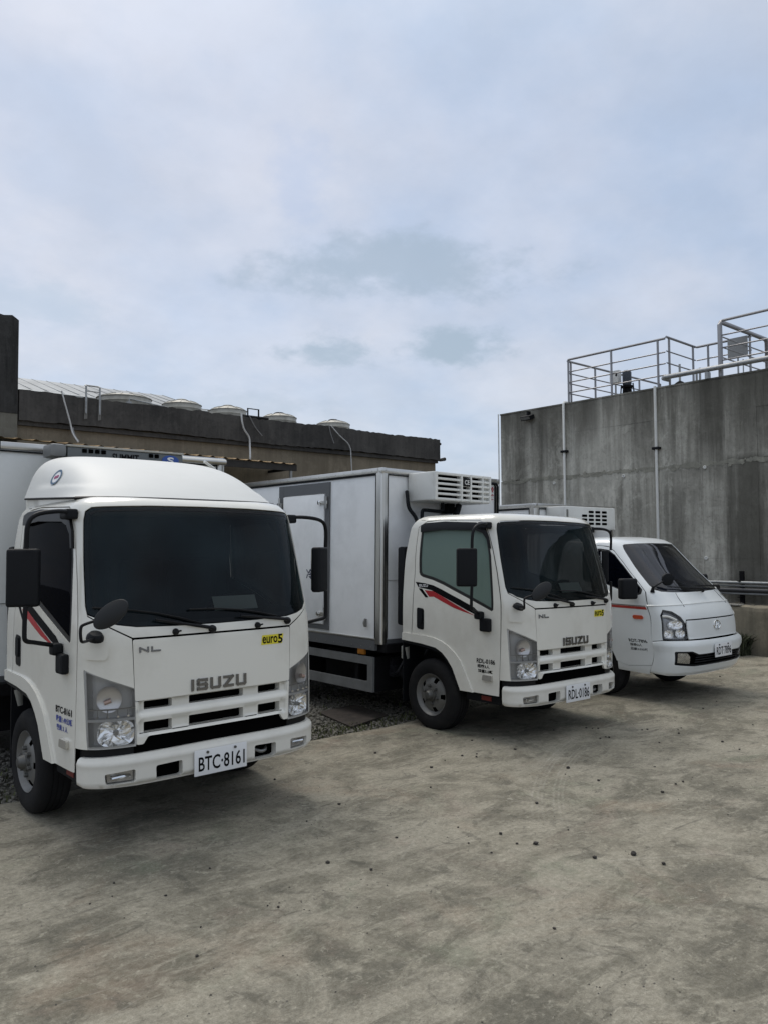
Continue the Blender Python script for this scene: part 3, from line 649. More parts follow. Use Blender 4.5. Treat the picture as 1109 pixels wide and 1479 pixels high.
b = MB(); b.tube([e0+Vector((0, -.03, -.02)), e1+Vector((0, -.03, -.02))], .035, 6); b.tube([e1+Vector((0, -.03, -.02)), eR], .05, 6); b.build('eave_trim', WHITEP, mr); MB().box(-12, 2.3, -3.9, 4.9, 0, 5.8).build('wall', TANCON, mr)
MB().box(3.6, 4.7, -1.2, 1.0, 0, 6.5).build('wall', TANCON, mr)
# water tanks on the roof
TANKM = mat('dusty_stainless_tank', (.40, .385, .335), .5, metal=.35, var=.22, vscale=5, dirt=((.26, .23, .17), .5, 4))
def tank(x, y, z, r, label, lid=True):
    t = empty('water_tank', (x, y, z), label=label, cat='water tank', group='stainless water tanks on the roof')
    h = z and .80
    prof = [(0, r), (.10, r), (.12, r*1.015), (.14, r), (.36, r), (.38, r*1.015), (.40, r), (.60, r), (.62, r*1.02), (.64, r), (.72, r)]
    MB().lathe(prof, 36, 'z').build('tank_body', TANKM, t, smooth=True)
    MB().lathe([(.72, r*1.03), (.735, r*1.03), (.78, r*.80), (.83, r*.45), (.85, r*.28), (.85, .001)], 36, 'z').build('tank_dome', TANKM, t, smooth=True, angle=25)
    for k in range(12):
        a = k*math.pi/6; pts = [(math.cos(a)*r*q, math.sin(a)*r*q, zz+.004) for q, zz in ((1.0, .735), (.80, .785), (.5, .83))]; MB().tube(pts, .012, 4).build('dome_rib', TANKM, t)
    if lid:
        MB().lathe([(.85, r*.28), (.875, r*.28), (.885, r*.22), (.89, .001)], 20, 'z').build('lid', BLACKM if lid == 2 else TANKM, t, smooth=True)
    MB().lathe([(-.25, r*.9), (0, r*.9)], 12, 'z').build('stand', STEELD, t)
tank(7.57, 18, 4.62, .62, 'wide squat water tank behind the roof ladder, leftmost of the five', lid=False)
tank(9.05, 18, 4.64, .475, 'pale domed water tank just right of the silver roof end, second from left', lid=1)
tank(10.35, 18, 4.64, .475, 'cream domed water tank beside the black valve frame', lid=1)
tank(11.93, 18, 4.62, .47, 'water tank with dark lid between the black frame and the last tank', lid=2)
tank(13.78, 18, 4.62, .475, 'rightmost domed water tank nearest the end of the parapet', lid=2)
# roof ladder rails, valve frame, pipes and cables
t = empty('roof_ladder', (6.0, 15.85, 4.2), label='grey hooped ladder rails hanging over the parapet by the silver roof', cat='ladder')
for x in (-.14, .14):
    b = MB(); b.tube([(x, .02, .92), (x, -.03, .90), (x, -.035, .34)], .018, 6); b.build('rail', GALV, t, smooth=True)
    b = MB(); b.prism([(-.03, 0), (.035, .02), (.045, .42), (.01, .55), (-.025, .4)], (0, .004, 0), o=(x, -.016, .22)); b.build('rust_streak', mat('chalky_streak', (.16, .155, .145), .9), t)
MB().tube([(-.14, .02, .92), (.14, .02, .92)], .016, 6).build('rung', GALV, t); MB().tube([(-.14, -.02, .80), (.14, -.02, .80)], .012, 6).build('rung', GALV, t)
t = empty('roof_piping', (7.05, 16.5, 4.42), label='thin pipework frame with tap between ladder and first tank', cat='pipe')
MB().tube([(0, 0, .0), (0, 0, .66), (.9, .2, .62), (1.6, .3, .54)], .014, 6).build('pipe', GALV, t, smooth=True); MB().tube([(-.5, 0, .52), (1.0, .2, .50)], .014, 6).build('pipe', GALV, t); MB().box(-.05, .05, -.03, .03, .52, .6).build('tap', STEELD, t)
MB().box(1.35, 1.75, .25, .55, .2, .60).build('junction_box', GALV, t)
t = empty('float_valve', (10.0, 16.2, 4.42), label='small black square valve bracket on the parapet beside the cream tank', cat='frame')
b = MB(); b.tube([(-.15, 0, .3), (-.15, 0, .72), (.15, 0, .72), (.15, 0, .3)], .022, 6); b.tube([(-.32, 0, .52), (.42, 0, .52)], .04, 6); b.build('frame', BLACKM, t)
CABW = mat('white_cable', (.50, .50, .49), .5); CABG = mat('grey_cable', (.20, .20, .20), .5)
def cable(name, pts, r, m, label): tag(tube(name, m, None, pts, r, 6, True), label, 'cable')
cable('hanging_cable', [(5.37, 15.80, 4.93), (5.42, 15.78, 4.72), (5.52, 15.76, 4.35), (5.56, 15.70, 4.1), (5.60, 15.5, 3.90)], .016, CABW, 'white cable hanging over the parapet near the left wall end')
cable('hanging_cable', [(5.58, 15.80, 4.22), (5.62, 15.77, 4.05), (5.68, 15.7, 3.93)], .028, CABG, 'frayed grey sleeve hanging beside the leftmost white cable')
cable('hanging_pipe', [(9.45, 15.82, 4.93), (9.44, 15.78, 4.75), (9.50, 15.78, 4.55), (9.63, 15.78, 4.38), (9.64, 15.76, 4.15), (9.55, 15.6, 3.92), (9.54, 15.6, 3.80)], .022, CABW, 'thick white wavy hose hanging below the black valve frame')
cable('hanging_cable', [(9.66, 15.82, 4.90), (9.80, 15.80, 4.65), (10.0, 15.80, 4.45)], .012, CABG, 'thin grey cable slanting right from the black valve frame')
cable('hanging_cable', [(11.98, 15.82, 4.90), (12.02, 15.80, 4.68), (12.12, 15.80, 4.45)], .012, CABG, 'short grey cable below the rightmost tank, left of its pair')
cable('hanging_cable', [(12.03, 15.82, 4.90), (12.3, 15.80, 4.66), (12.62, 15.80, 4.42), (12.66, 15.78, 4.0), (12.68, 15.75, 3.3)], .014, CABW, 'long kinked pale cable below the rightmost tank running down the wall')

# ---------------------------------------------------------------- right: concrete tank structure
wt = empty('concrete_tank_wall', (14.5, 6, 0), label='tall streaked board-marked concrete tank wall filling the right side', cat='wall')
def W_(x, y, z): return (x-14.5, y-6, z)
MB().box(.03, 9, -9, 6.33, -.1, 4.93).build('core', WALLCON, wt)
# formwork panels standing a few millimetres proud of each other, three lifts
rnd = random.Random(11)
edges = [-3.0, -1.8, -.6, .6, 1.8, 3.0, 4.1, 5.1, 6.3, 7.35, 8.4, 9.45, 10.5, 11.5, 12.36]
def form_mesh(y0, y1, z0, z1, proud, ragged):
    """one formwork panel: board widths of slightly different depth, ragged upper edge where the pour stopped"""
    b = MB(); n = max(2, int((y1-y0)/.13)); x1 = .04
    for i in range(n):
        a = y0+(y1-y0)*i/n+.0002; c = y0+(y1-y0)*(i+1)/n-.0002; d = proud+rnd.uniform(-.0012, .0012); zt = z1+(rnd.uniform(-.035, .03) if ragged else 0)
        b.box(-d, x1, a, c, z0, zt)
    return b
lifts = [(-.1, 1.55, .018, 0), (1.553, 3.36, .016, 1), (3.37, 4.32, .006, 0), (4.3215, 4.95, .007, 0)]
for j, (z0, z1, pr, rag) in enumerate(lifts):
    for i in range(len(edges)-1):
        y0, y1 = edges[i]+.0010, edges[i+1]-.0010
        form_mesh(y0-6, y1-6, z0, z1, pr+rnd.uniform(-.003, .003), rag).build('formwork_panel', WALLCON, wt)
b = MB()
for k in range(520):
    y = rnd.uniform(1, 12.3); w = rnd.uniform(.01, .10); h = rnd.uniform(.008, .045); z = 3.35+.004*(12-y)+rnd.gauss(0, .018)-h*.5
    q = [(w*math.cos(a)*rnd.uniform(.7, 1.2), h*math.sin(a)*rnd.uniform(.7, 1.2)) for a in np.linspace(0, 5.5, 8)]
    b.prism(q, (.03, 0, 0), o=(-.020-rnd.uniform(0, .008), y-6, z), u=(0, 1, 0))
b.build('pour_seam', concrete_mat('rough_seam_mortar', (.14, .14, .12), (.34, .33, .28), .4), wt)
b = MB(); b.box(-.03, .25, 12.30-6.0-9+9-12.4+12.4, 6.38, 4.935, 4.985); 
MB().box(-.02, .28, -9, 6.37, 4.952, 4.985).build('coping', WALLCON, wt)
for (y, z) in ((7.31, 1.56), (10.80, 3.22), (9.04, 3.25), (7.29, 3.29), (6.0, 1.7), (9.8, 2.2)):
    MB().lathe([(0, .034), (-.02, .034), (-.024, .022), (-.012, .02), (-.010, .001)], 14, 'x', o=W_(14.48, y, z)).build('tie_hole_cap', WHITEP if y > 7 and z != 2.2 else GALV, wt, smooth=True)
# conduits down the face
def conduit(y, z0, z1, r, label, clamps, top=None):
    t = empty('wall_conduit', (14.44, y, 0), label=label, cat='pipe')
    MB().tube([(0, 0, z0), (0, 0, z1)] if not top else [(0, 0, z0), (0, 0, z1-.04), (.03, 0, z1), (.2, 0, z1+.01)], r, 10).build('pipe', WHITEP, t, smooth=True)
    for z in clamps: MB().box(-r*1.5, r*1.4+.02, -.05-r, .05+r, z-.025, z+.025, ch=.006).build('clamp', BLACKM, t)
conduit(10.49, 0, 5.0, .028, 'white vertical conduit left of the middle of the big concrete wall', (3.9, 1.9), True)
conduit(8.27, 0, 5.0, .028, 'white vertical conduit ending at the wall top below the railing corner', (3.75, 1.9))
conduit(12.38, 0, 4.98, .015, 'pale downpipe on the far left corner of the big concrete wall', ())
t = empty('floodlight', (14.44, 11.47, 4.90), label='small dark floodlight under the top edge of the concrete wall', cat='light')
MB().box(-.16, .0, -.14, .14, -.15, -.05, M=Matrix.Rotation(R(-20), 4, 'Y'), ch=.012).build('lamp_body', BLACKM, t); MB().box(-.05, .06, -.02, .02, -.06, .03).build('bracket', BLACKM, t); MB().box(-.165, -.158, -.12, .12, -.13, -.07, M=Matrix.Rotation(R(-20), 4, 'Y')).build('lamp_glass', STEELD, t)
# railings on top
RAILM = mat('railing_steel', (.27, .27, .28), .42, metal=.6)
def railing(P, zt, zb, label, posts=None, rows=3, r=.025, name='railing'):
    t = empty(name, (P[0][0], P[0][1], zb), label=label, cat='railing'); o = Vector((P[0][0], P[0][1], zb)); V3 = [Vector((x, y, 0)) for x, y in P]
    MB().tube([v+Vector((0, 0, zt-0))-o for v in V3], r, 8).build('top_rail', RAILM, t, smooth=True)
    for k in range(rows): 
        z = zb+(zt-zb)*(.72-.235*k)
        for a, c in zip(V3, V3[1:]): MB().tube([a+Vector((0, 0, z))-o, c+Vector((0, 0, z))-o], r*.55, 6).build('mid_rail', RAILM, t, smooth=True)
    for (x, y) in posts or P: MB().tube([(x-o.x, y-o.y, 0), (x-o.x, y-o.y, zt-zb)], r*.95, 8).build('post', RAILM, t, smooth=True)
zt, zb = 5.97, 4.98
railing([(14.6, 10.46), (14.6, 8.12)], 5.97, zb, 'front side of the left railing pen on the concrete wall', [(14.6, 10.46), (14.6, 9.36), (14.6, 8.28)])
railing([(14.63, 10.50), (18.6, 10.50)], 5.95, zb, 'far side of the left railing pen running back from its corner', [(14.75, 10.5), (15.7, 10.5), (17.6, 10.5), (18.6, 10.5)], rows=4)
railing([(14.62, 8.10), (15.85, 8.13)], 6.0, zb, 'short railing stepping back between the two pens', [(14.74, 8.11), (15.75, 8.13)], rows=2)
railing([(15.85, 8.10), (15.85, 6.95)], 5.99, zb, 'short recessed railing beside the pipe hoop', [(15.85, 7.85), (15.85, 6.98)], rows=1)
t = empty('gate_hoop', (14.6, 6.99, zb), label='tall thick pipe hoop with railings at the right edge of the wall top', cat='railing')
MB().tube([(0, 0, 0), (0, 0, 1.02), (.05, 0, 1.08), (2.0, 0, 1.08), (2.06, 0, 1.02), (2.06, 0, 0)], .045, 10).build('hoop', RAILM, t, smooth=True)
for z in (.80, .60, .40): MB().tube([(0, 0, z), (2.06, 0, z)], .014, 6).build('mid_rail', RAILM, t)
MB().tube([(0, -.05, 1.09), (0, -3.5, 1.12)], .026, 8).build('top_rail', RAILM, t, smooth=True)
for z in (.81, .57, .33): MB().tube([(0, 0, z), (0, -3.5, z)], .014, 6).build('mid_rail', RAILM, t)
for y in (-1.5, -3.0): MB().tube([(0, y, 0), (0, y, 1.1)], .022, 8).build('post', RAILM, t)
t = empty('wall_top_pipe', (14.46, 8.1, 5.15), label='thick galvanised pipe running along the top of the concrete wall', cat='pipe')
MB().tube([(.25, .02, .0), (.06, .02, .0), (0, -.04, 0), (0, -5.6, .03)], .048, 12).build('pipe', GALV, t, smooth=True)
for y in (-.9, -2.4): MB().box(-.02, .10, y-.03, y+.03, -.17, -.04).build('bracket', GALV, t)
t = empty('control_box', (15.0, 9.52, zb), label='pale electrical box on a stand inside the left railing pen', cat='electrical box')
MB().box(-.06, .06, -.11, .11, .36, .63, ch=.01).build('box', WHITEP, t); MB().tube([(0, 0, 0), (0, 0, .4)], .02, 6).build('stand', GALV, t)
for y in (-.06, .06): MB().box(-.066, -.058, y-.02, y+.02, .50, .56).build('dial', BLACKM, t)
t = empty('pump', (15.0, 9.24, zb), label='dark blue grey pump motor beside the pale electrical box', cat='pump')
MB().lathe([(.26, .075), (.30, .095), (.55, .095), (.59, .07), (.60, .001)], 18, 'z').build('motor', mat('pump_paint', (.05, .06, .075), .5), t, smooth=True, angle=30); MB().lathe([(0, .12), (.06, .12), (.08, .08), (.20, .08), (.22, .12), (.26, .12)], 18, 'z').build('pump_body', UNDER, t, smooth=True, angle=30)
for k in range(4): MB().tube([(.14*math.cos(k*1.57), .14*math.sin(k*1.57), .3), (.17*math.cos(k*1.57), .17*math.sin(k*1.57), 0)], .015, 5).build('leg', UNDER, t)
t = empty('valve_stand', (14.75, 7.9, zb), label='small group of valve stems on the wall top between the pens', cat='valve')
for i, (y, h) in enumerate(((0, .45), (-.35, .22), (-.42, .30))): MB().tube([(0, y, 0), (0, y, h)], .022, 6).build('stem', GALV, t)
MB().lathe([(0, .11), (.05, .11), (.09, .06), (.12, .001)], 14, 'z').build('valve_body', UNDER, t, smooth=True)
t = empty('sign_board', (15.7, 6.98, zb), label='blank grey sheet hung on the rails behind the thick hoop', cat='sign')
MB().box(-.012, .012, -.02, .38, .58, 1.0).build('board', mat('grey_sheet', (.26, .265, .265), .6), t); MB().tube([(0, .18, 0), (0, .18, .6)], .018, 6).build('post', GALV, t); MB().tube([(0.05, .10, 0), (0.05, .10, .55)], .012, 6).build('post', GALV, t)
# pipes along the foot of the wall, with their post
labs = ['topmost pale pipe along the foot of the concrete wall', 'second grey pipe from the top along the wall foot', 'third and thickest dark pipe along the wall foot', 'lowest grey pipe along the wall foot']
for (z, r, x, m_), lb in zip(((1.125, .028, 14.24, GALV), (1.065, .020, 14.28, GALV), (.99, .040, 14.24, mat('dark_pipe', (.06, .06, .062), .4)), (.925, .022, 14.26, GALV)), labs):
    tag(tube('foot_pipe', m_, None, [(x, 0, z), (x, 12.3, z)], r, 10), lb, 'pipe')
for y, lb in ((6.57, 'short dark post holding the wall foot pipes near the right edge'), (9.6, 'pipe support post hidden behind the small white truck')):
    t = empty('pipe_support', (14.33, y, 0), label=lb, cat='post'); MB().box(-.03, .03, -.035, .035, 0, 1.33).build('post', UNDER, t)
    for z in (.87, 1.16): MB().box(-.16, .03, -.02, .02, z-.012, z+.0).build('arm', UNDER, t)
# low damp wall in front, with rubble behind it
lw = empty('low_wall', (13.2, 6, 0), label='low damp stained concrete wall at the right edge beside the small truck', cat='wall')
def lowwall():
    b = MB(); rnd = random.Random(9); ys = np.linspace(-8, 6.0, 110); n = len(ys)
    prof = lambda y: [(0+rnd.uniform(-.006, .006), -.15), (0, .3), (.002, .70), (.012, .765+rnd.uniform(-.012, .006)), (.05, .785), (.22, .79+rnd.uniform(-.01, .01)), (.24, .76), (.24, -.15)]
    for y in ys:
        for x, z in prof(y): b.v.append((x, y, z))
    k = 8
    for i in range(n-1):
        for j in range(k-1): a = i*k+j; b.f.append((a, a+k, a+k+1, a+1))
    b.f += [tuple(range(k)), tuple(range((n-1)*k+k-1, (n-1)*k-1, -1))]
    return b.build('wall', LOWCON, lw)
lowwall()
MB().box(-.004, .16, .1, .9, .787, .806).build('coping_slab', concrete_mat('pale_coping', (.17, .165, .15), (.30, .29, .26), .2), lw)
sheet('earth_bank', EARTH, 13.43, 14.5, -2, 12.3, .72, 12, 90, lambda x, y: random.uniform(-.04, .05))
tag(stones('rubble', [(13.45, 14.2, 3, 12)], 900, .015, .06, mat('dark_rubble', (.05, .048, .042), .95, var=.5, vscale=12), z=.73), kind='stuff', label='dark earth and rubble between the low wall and the foot pipes', cat='rubble')
# ---------------------------------------------------------------- trucks
HALF1 = [(0,-.062),(.3,-.06),(.5,-.05),(.62,-.033),(.72,-.002),(.79,.043),(.83,.1),(.848,.18),(.857,.3),(.872,.8),(.88,1.42)]
ROWS1 = [(.30,.30,.0,1,1.42),(.45,.45,0,1,1.42),(.9,.9,0,1.003,1.42),(1.25,1.25,.012,1.003,1.42),(1.39,1.39,.04,.995,1.42),(1.7,1.7,.122,.975,1.41),(1.98,1.98,.2,.95,1.36),
         (2.05,2.05,.222,.935,1.33),(2.10,2.095,.25,.91,1.29),(2.15,2.125,.29,.86,1.24),(2.2,2.14,.34,.80,1.19)]
C1 = Shell(HALF1, ROWS1)
HALF3 = [(0,-.0),(.3,.008),(.5,.035),(.62,.075),(.72,.14),(.77,.2),(.80,.28),(.815,.4),(.825,.6),(.835,1.0),(.84,1.85)]
ROWS3 = [(.28,.28,.09,.97,1.85),(.36,.36,.06,1,1.85),(.5,.5,.0,1,1.85),(.66,.66,.0,1,1.85),(.74,.74,.04,1,1.85),(.95,.95,.065,.99,1.85),(1.08,1.08,.13,.985,1.85),(1.18,1.18,.22,.98,1.85),(1.27,1.27,.30,.97,1.85),
         (1.5,1.5,.55,.91,1.83),(1.7,1.7,.745,.85,1.80),(1.8,1.8,.84,.81,1.77),(1.84,1.84,.89,.79,1.75),(1.88,1.875,.97,.74,1.72),(1.92,1.895,1.06,.66,1.67)]
C3 = Shell(HALF3, ROWS3)

def sstep(a, b, x):
    t = max(0, min(1, (x-a)/(b-a))); return t*t*(3-2*t)
def both(P): return ((-1, P), (1, mir(P)))
def wheel(parent, x, y, rad, side, rimr, width=.20, dual=False, hubcol=HUB, nholes=5):
    """side -1: outer face towards -x"""
    w = box('wheel', UNDER, parent, x+.03*(-side), x+.08*(-side), y-.05, y+.05, rad-.05, rad+.05)
    s = side; o = (x, y, rad)
    P = [(.0, rimr*.98), (-.012, rimr*1.04), (-.018, rad*.80), (-.010, rad*.90), (.008, rad*.965), (.03, rad*.995), (.05, rad), (width-.05, rad), (width-.03, rad*.99), (width-.01, rad*.95), (width, rad*.8), (width-.01, rimr)]
    b = MB(); b.lathe([(-s*a, r) for a, r in P], 48, 'x', o=o, cap=False); 
    b.build('tyre', RUBBER, w, smooth=True, angle=50)
    b = MB()
    for k in range(3): b.lathe([(-s*(.055+.035*k), rad+.0015), (-s*(.058+.035*k), rad-.006), (-s*(.061+.035*k), rad+.0015)], 48, 'x', o=o, cap=False)
    b.build('tread_groove', LINER, w)
    # rim dish
    P = [(.0, rimr), (-.008, rimr*.985), (-.004, rimr*.95), (.02, rimr*.90), (.030, rimr*.82), (.018, rimr*.74), (.004, rimr*.60), (.000, rimr*.52), (.000, rimr*.30)]
    b = MB(); n = 60; vs = []; fs = []
    for a, r in P:
        for k in range(n): t = 2*math.pi*k/n; vs.append((x-s*a, y+r*math.cos(t), rad+r*math.sin(t)))
    for i in range(len(P)-1):
        for k in range(n):
            if i == 4 or i == 5:
                ph = (k % (n//nholes))
                if 5 <= ph <= 7: continue
            fs.append((i*n+k, i*n+(k+1) % n, (i+1)*n+(k+1) % n, (i+1)*n+k))
    b.add(vs, fs); b.build('rim', RIM, w, smooth=True, angle=50)
    b = MB(); b.lathe([(-s*.07, rimr*.99), (-s*.072, .001)], 30, 'x', o=o); b.build('brake_drum', LINER, w)
    b = MB(); b.lathe([(s*.0, rimr*.33), (s*.018, rimr*.31), (s*.022, rimr*.24), (s*.05, rimr*.20), (s*.062, rimr*.15), (s*.066, .001)], 24, 'x', o=o); b.build('hub', hubcol, w, smooth=True, angle=35)
    b = MB()
    for k in range(6):
        t = 2*math.pi*(k+.3)/6; yy, zz = y+rimr*.43*math.cos(t), rad+rimr*.43*math.sin(t); b.lathe([(s*.0, .017), (s*.022, .015), (s*.026, .001)], 6, 'x', o=(x, yy, zz))
    b.build('wheel_nuts', HUB, w); return w

def cargo_box(root, x0, x1, y0, y1, z0, z1, panel, seam=None, side_door=None, name='cargo_box'):
    bx = MB().box(x0+.012, x1-.012, y0+.012, y1-.012, z0+.02, z1-.02).build(name, panel, root)
    th = .045
    for x in (x0, x1):
        s = 1 if x == x0 else -1
        # rounded corner posts with a groove
        b = MB(); prof = []
        for k in range(7): a = math.pi/2*k/6; prof.append((x+s*(.05-.05*math.sin(a)), y0+.05-.05*math.cos(a)))
        prof = prof; pts = [(x+s*.085, y0-.001)]+prof+[(x-s*.001, y0+.085), (x+s*.03, y0+.085), (x+s*.085, y0+.03)]
        n = len(pts); b.add([(p[0], p[1], z0) for p in pts]+[(p[0], p[1], z1-.03) for p in pts], [tuple(range(n)), tuple(range(2*n-1, n-1, -1))]+[(i, (i+1) % n, n+(i+1) % n, n+i) for i in range(n)])
        b.build('corner_post', STEEL, bx, smooth=True, angle=35)
        b = MB(); b.box(x+s*.087, x+s*.094, y0-.004, y0+.012, z0+.06, z1-.07); b.box(x-s*.004, x+s*.012, y0+.088, y0+.096, z0+.06, z1-.07); b.build('rubber_trim', BLACK, bx)
        b = MB(); b.box(x-s*.008, x+s*.03, y0+.06, y1-.001, z1-.055, z1+.003, ch=.012); b.build('top_rail', STEEL, bx, smooth=True)
        b = MB(); b.box(x-s*.003, x+s*.03, y0+.09, y1-.001, z1-.078, z1-.064); b.box(x-s*.006, x+s*.02, y0+.09, y1-.002, z1-.062, z1-.058); b.build('trim_line', BLACK, bx)
        b = MB(); b.box(x-s*.006, x+s*.03, y0+.088, y1-.001, z0+.038, z0+.058, ch=.004); b.build('bottom_trim', STEEL, bx, smooth=True)
        b = MB(); b.box(x-s*.004, x+s*.05, y0+.088, y1-.001, z0-.07, z0+.036); b.build('bottom_rail', GREYD, bx)
        b = MB(); b.box(x+s*.0, x+s*.09, y0-.006, y0+.09, z1-.06, z1+.006, ch=.02); b.build('corner_cap', STEEL, bx, smooth=True)
    b = MB(); b.box(x0+.06, x1-.06, y0-.008, y0+.03, z1-.055, z1+.003, ch=.012); b.build('top_rail', STEEL, bx, smooth=True)
    b = MB(); b.box(x0+.09, x1-.09, y0-.004, y0+.03, z1-.074, z1-.062); b.build('trim_line', BLACK, bx)
    b = MB(); b.box(x0+.088, x1-.088, y0-.004, y0+.05, z0-.07, z0+.05); b.build('bottom_rail', GREYD, bx)
    b = MB()
    for k in range(int((y1-y0-.2)/.16)):
        for z in (z0-.035, z1-.028):
            yy = y0+.15+.16*k; p = (x0-.006, yy, z); b.lathe([(0, .006), (-.003, .005), (-.0035, .001)], 6, 'x', o=p, cap=False)
    b.build('rivets', STEELD, bx)
    if seam:
        b = MB(); b.box(x0+.096, x1-.096, y0+.006, y0+.0135, seam-.002, seam+.002); b.build('panel_seam', STEELD, bx)
    return bx

def mirror_arm(parent, pts, r=.014, name='mirror_arm'):
    return tube(name, BLACK, parent, pts, r, 8, True)
def mirror(parent, c, wid, hei, dep, ang, s=-1, name='mirror'):
    """rounded housing; ang = yaw of its face"""
    M = Matrix.Translation(c) @ Matrix.Rotation(ang, 4, 'Z')
    bm = bmesh.new(); bmesh.ops.create_cube(bm, size=1)
    for v in bm.verts: v.co = Vector((v.co.x*wid, v.co.y*dep, v.co.z*hei))
    bmesh.ops.bevel(bm, geom=bm.edges[:], offset=min(wid, dep)*.30, segments=4, affect='EDGES', profile=.6)
    for v in bm.verts:
        if v.co.y < 0: v.co.y -= .02*(1-(v.co.x/(wid/2))**2)*(1-(v.co.z/(hei/2))**2)
    bm.transform(M); me = bpy.data.meshes.new(name); bm.to_mesh(me); bm.free()
    for p in me.polygons: p.use_smooth = True
    o = link(name, me, BLACKM, parent); MB().box(-wid*.43, wid*.43, dep/2-.004, dep/2+.003, -hei*.45, hei*.45, M=M).build('mirror_glass', CHROME, o); return o

def isuzu(loc, rot, plate, door_lines, label, fairing=False, sideglass=SGLASS, ink=INKB, euro='eURO5'):
    root = empty('refrigerated_truck', loc, rot, label=label, cat='truck', group='light box trucks parked nose out in the yard')
    S = C1
    # ---- body skin in one piece: corners, pillars, header and roof
    left = [(-.945,.60),(-.909,1.39),(-.907,1.607),(-.919,1.8),(-.943,1.94),(-.985,2.035),(-1.07,2.072),(-1.76,2.092),(-2.0,2.078),(-2.085,2.02),(-2.052,1.572),(-2.087,.945),(-2.09,.866),(-2.215,.86),(-2.215,2.19)]
    cowl = [(-.56,.60),(-.566,.868),(-.578,1.247),(-.838,1.388),(-.853,1.45),(-.857,1.72),(-.853,1.98)]
    wst = [(-.842,2.035),(-.80,2.062),(-.72,2.068),(-.4,2.080),(0,2.084)]
    hl = [(-.838,.60),(-.845,.66),(-.868,1.062),(-.864,1.072),(-.566,.950)]
    half = left[::-1]+[( -.838,.60)]+hl[1:]+[(-.578,1.247)]+cowl[3:]+wst[:-1]
    half = [p for p in half]
    outer = half+[(0,2.084)]+[(-a, b) for a, b in reversed(half)]
    body = patch('cab_body', S, outer, PAINT, root, sp=.06, rim=.005)
    # roof lid
    ring = [S.at(t, 2.19) for t in np.linspace(-2.215, 2.215, 90)]; b = MB(); n = len(ring); b.v = [tuple(p) for p in ring]+[(p.x*.6, .75+(p.y-.75)*.6, p.z+.018) for p in ring]+[(p.x*.15, .75+(p.y-.75)*.15, p.z+.024) for p in ring]
    for q in range(2):
        for i in range(n): j = (i+1) % n; b.f.append((q*n+i, q*n+j, (q+1)*n+j, (q+1)*n+i))
    b.f.append(tuple(2*n+i for i in range(n))); b.build('roof', PAINT, root, smooth=True)
    box('rear_wall', PAINT, root, -.86, .86, 1.40, 1.418, .90, 1.60); box('rear_trim', mat('cab_trim_dark', (.012, .012, .013), .9, spec=.1), root, -.80, .80, 1.19, 1.25, .92, 2.09)
    # dark inner skin so that the gaps read as gaps
    patch('inner_liner', S, [(-2.2,.95),(-1.8,.95),(-1.6,.85),(-1.42,.46),(-.9,.46),(.9,.46),(1.42,.46),(1.6,.85),(1.8,.95),(2.2,.95),(2.2,2.1),(-2.2,2.1)], LINER, root, off=-.085, rim=0, sp=.1,
          holes=[[(-.82,1.40),(.82,1.40),(.82,2.02),(-.82,2.02)], [(-1.9,1.56),(-1.9,2.0),(-1.12,2.0),(-.99,1.88),(-1.02,1.3)], [(1.9,1.56),(1.02,1.3),(.99,1.88),(1.12,2.0),(1.9,2.0)]])
    # ---- hood, cowl, grille
    hood = [(-.5605,.870),(-.5725,1.241),(.5725,1.241),(.5605,.870)]
    patch('hood_panel', S, rpoly(hood, .012), PAINT, root, rim=.005)
    cp = [(-.572,1.254),(.572,1.254),(.842,1.398),(.80,1.385),(.76,1.360),(.66,1.333),(.549,1.316),(.3,1.308),(0,1.305),(-.3,1.308),(-.549,1.316),(-.66,1.333),(-.76,1.360),(-.80,1.385),(-.842,1.398)]
    patch('cowl_panel', S, cp, PAINT, root, rim=.012, sp=.035)
    def gd(t, v):
        inx = sstep(.545, .520, abs(t)); row = max(sstep(.784,.806,v)*sstep(.868,.866,v), sstep(.652,.667,v)*sstep(.757,.737,v))
        low = 0
        return -.030*row*inx-low
    slots = []
    for a, c in ((-.498,-.315),(-.198,.198),(.315,.498)):
        for z0, z1 in ((.809,.860),(.669,.733)): slots.append(rpoly([(a,z0),(c,z0),(c,z1),(a,z1)], .008, 3))
    gr = patch('grille', S, rpoly([(-.548,.606),(-.508,.606),(-.478,.652),(.478,.652),(.508,.606),(.548,.606),(.5595,.864),(-.5595,.864)], [.01,.01,.015,.015,.01,.01,.004,.004]), PAINT, root, holes=slots, sp=.024, disp=gd, rim=.02, hrim=.05)
    patch('grille_backing', S, [(-.54,.60),(.54,.60),(.55,.864),(-.55,.864)], LINER, root, off=-.085, rim=0)
    patch('lower_valance', S, [(-.94,.46),(.94,.46),(.94,.605),(-.94,.605)], BLACK, root, off=-.028, rim=0)
    patch('lower_valance', S, [(-.56,.48),(.56,.48),(.56,.67),(-.56,.67)], LINER, root, off=-.026, rim=0)
    badge('maker_badge', 'ISUZU', BADGE, root, S, -.20, .888, .20, .962, .017, .020, off=.001, thick=.010)
    badge('model_badge', 'NL', BADGE, root, S, -.535, 1.160, -.400, 1.194, .011, .014, slant=.0, off=.001, thick=.004)
    st = patch('euro_sticker', S, [(.325,1.135),(.50,1.135),(.515,1.20),(.335,1.20)], YELLOW, root, off=.0015, rim=.001); text_shell('sticker_text', 'euro', INKB, st, S, .398, 1.166, .046, .125, off=.0028, bold=.02); text_shell('sticker_text', '5', INKB, st, S, .485, 1.168, .062, .040, off=.0028, bold=.03)
